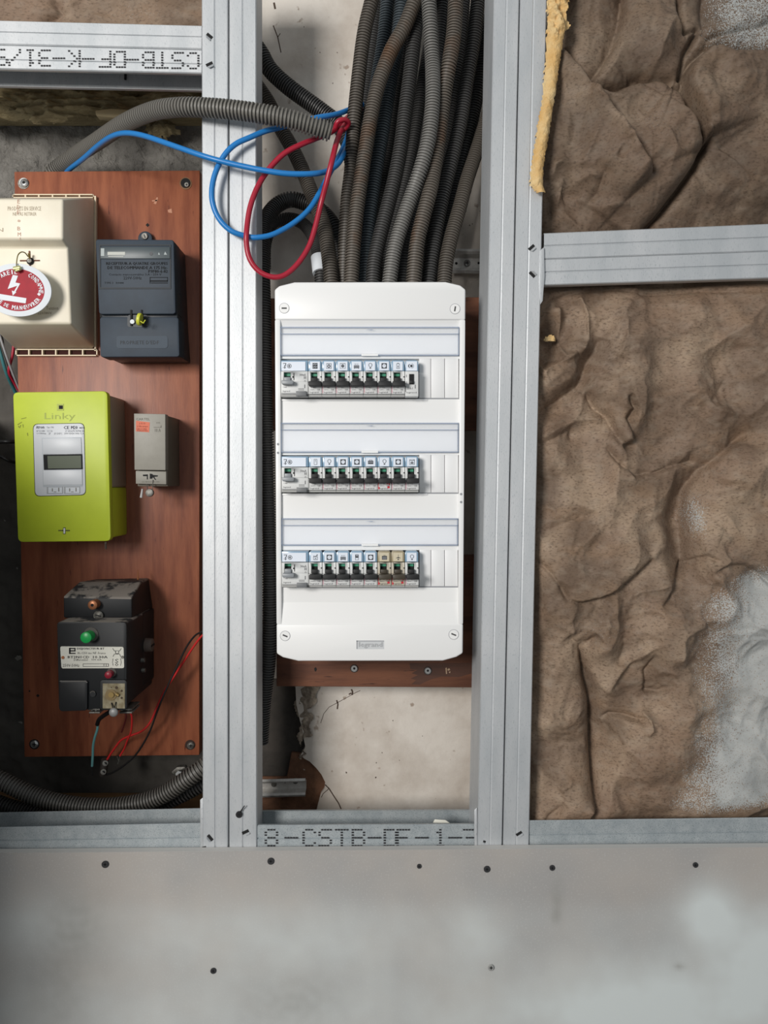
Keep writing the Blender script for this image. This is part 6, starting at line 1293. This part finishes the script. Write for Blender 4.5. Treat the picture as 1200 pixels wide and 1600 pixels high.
bm = bmesh.new(); cyl(bm, P(164.5, 1186, 1.136), P(160.5, 1211, 1.138), .0056, n=14); obj('barrel', bm, mat('dark_connector', (60, 54, 50), .5), lc_, bev=.0006)
for x, y in ((164.5, 1192.5), (161.5, 1206)):
    bm = bmesh.new(); cyl(bm, P(x, y, 1.134), P(x, y, 1.1285), .0042, .004, 14); s_ = obj('clamp_screw', bm, M_oldzinc, lc_, smooth=True)
    bm = bmesh.new(); disc(bm, x, y + .8, 2.6, 1.1282, 1.1286, 10); obj('screw_socket', bm, M_dark, s_)
bm = bmesh.new(); cyl(bm, P(188, 1180, 1.122), P(184, 1194, 1.128), .0007, n=6); cyl(bm, P(183, 1182, 1.124), P(186, 1190, 1.126), .0006, n=6); tag(obj('loose_strand', bm, M_oldzinc), 'frayed bare wire strands beside the loose connector', 'wire')
# ------------------------------------------------------------------ wires passing left of the meter board
wire('turquoise_wire', [(-22, 470, 1.16), (-8, 520, 1.165), (2, 556, 1.17), (10, 583, 1.18), (20, 605, 1.2), (30, 625, 1.215)], .0026, mat('deep_teal_insulation', (58, 118, 122), .45), 'turquoise wire at the left edge between fuse box and lime meter')
wire('grey_wire', [(-8, 500, 1.157), (4, 538, 1.160), (12, 562, 1.165), (21, 586, 1.176), (31, 610, 1.192), (40, 628, 1.204)], .0018, mat('grey_insulation', (150, 150, 152), .45), 'thin grey wire at the left edge above the lime meter')
wire('red_wire', [(22, 535, 1.17), (19.5, 555, 1.172), (15, 572, 1.175), (14, 582, 1.178), (20, 594, 1.19), (27, 606, 1.2), (36, 620, 1.21)], .0022, M_redwire, 'red wire dropping below the cream fuse box at the left edge')
wire('black_wire', [(-30, 490, 1.19), (0, 522, 1.19), (6, 548, 1.195), (14, 575, 1.205), (18, 600, 1.22)], .0018, M_blackwire, 'thin black wire behind the turquoise one at the left edge')
wire('black_cable', [(-40, 690, 1.17), (0, 690.5, 1.17), (14, 690, 1.17), (40, 690, 1.19), (60, 690, 1.205)], .0030, M_blackwire, 'upper black cable entering behind the lime meter from the left')
wire('black_cable', [(-40, 700, 1.17), (0, 713, 1.17), (12, 719, 1.17), (30, 724, 1.185), (60, 730, 1.205)], .0026, M_blackwire, 'lower black cable entering behind the lime meter from the left')
bm = bmesh.new(); cyl(bm, P(4, 608, 1.235), P(22, 640, 1.2), .0016, n=8); bm.free()
# ------------------------------------------------------------------ last checks
for o in list(bpy.data.objects):
    if o.type == 'MESH' and len(o.data.polygons) == 0: print('EMPTY MESH', o.name)
print('TRIS', sum(len(p.vertices) - 2 for o in C.objects if o.type == 'MESH' for p in o.data.polygons), 'OBJ', len(C.objects))
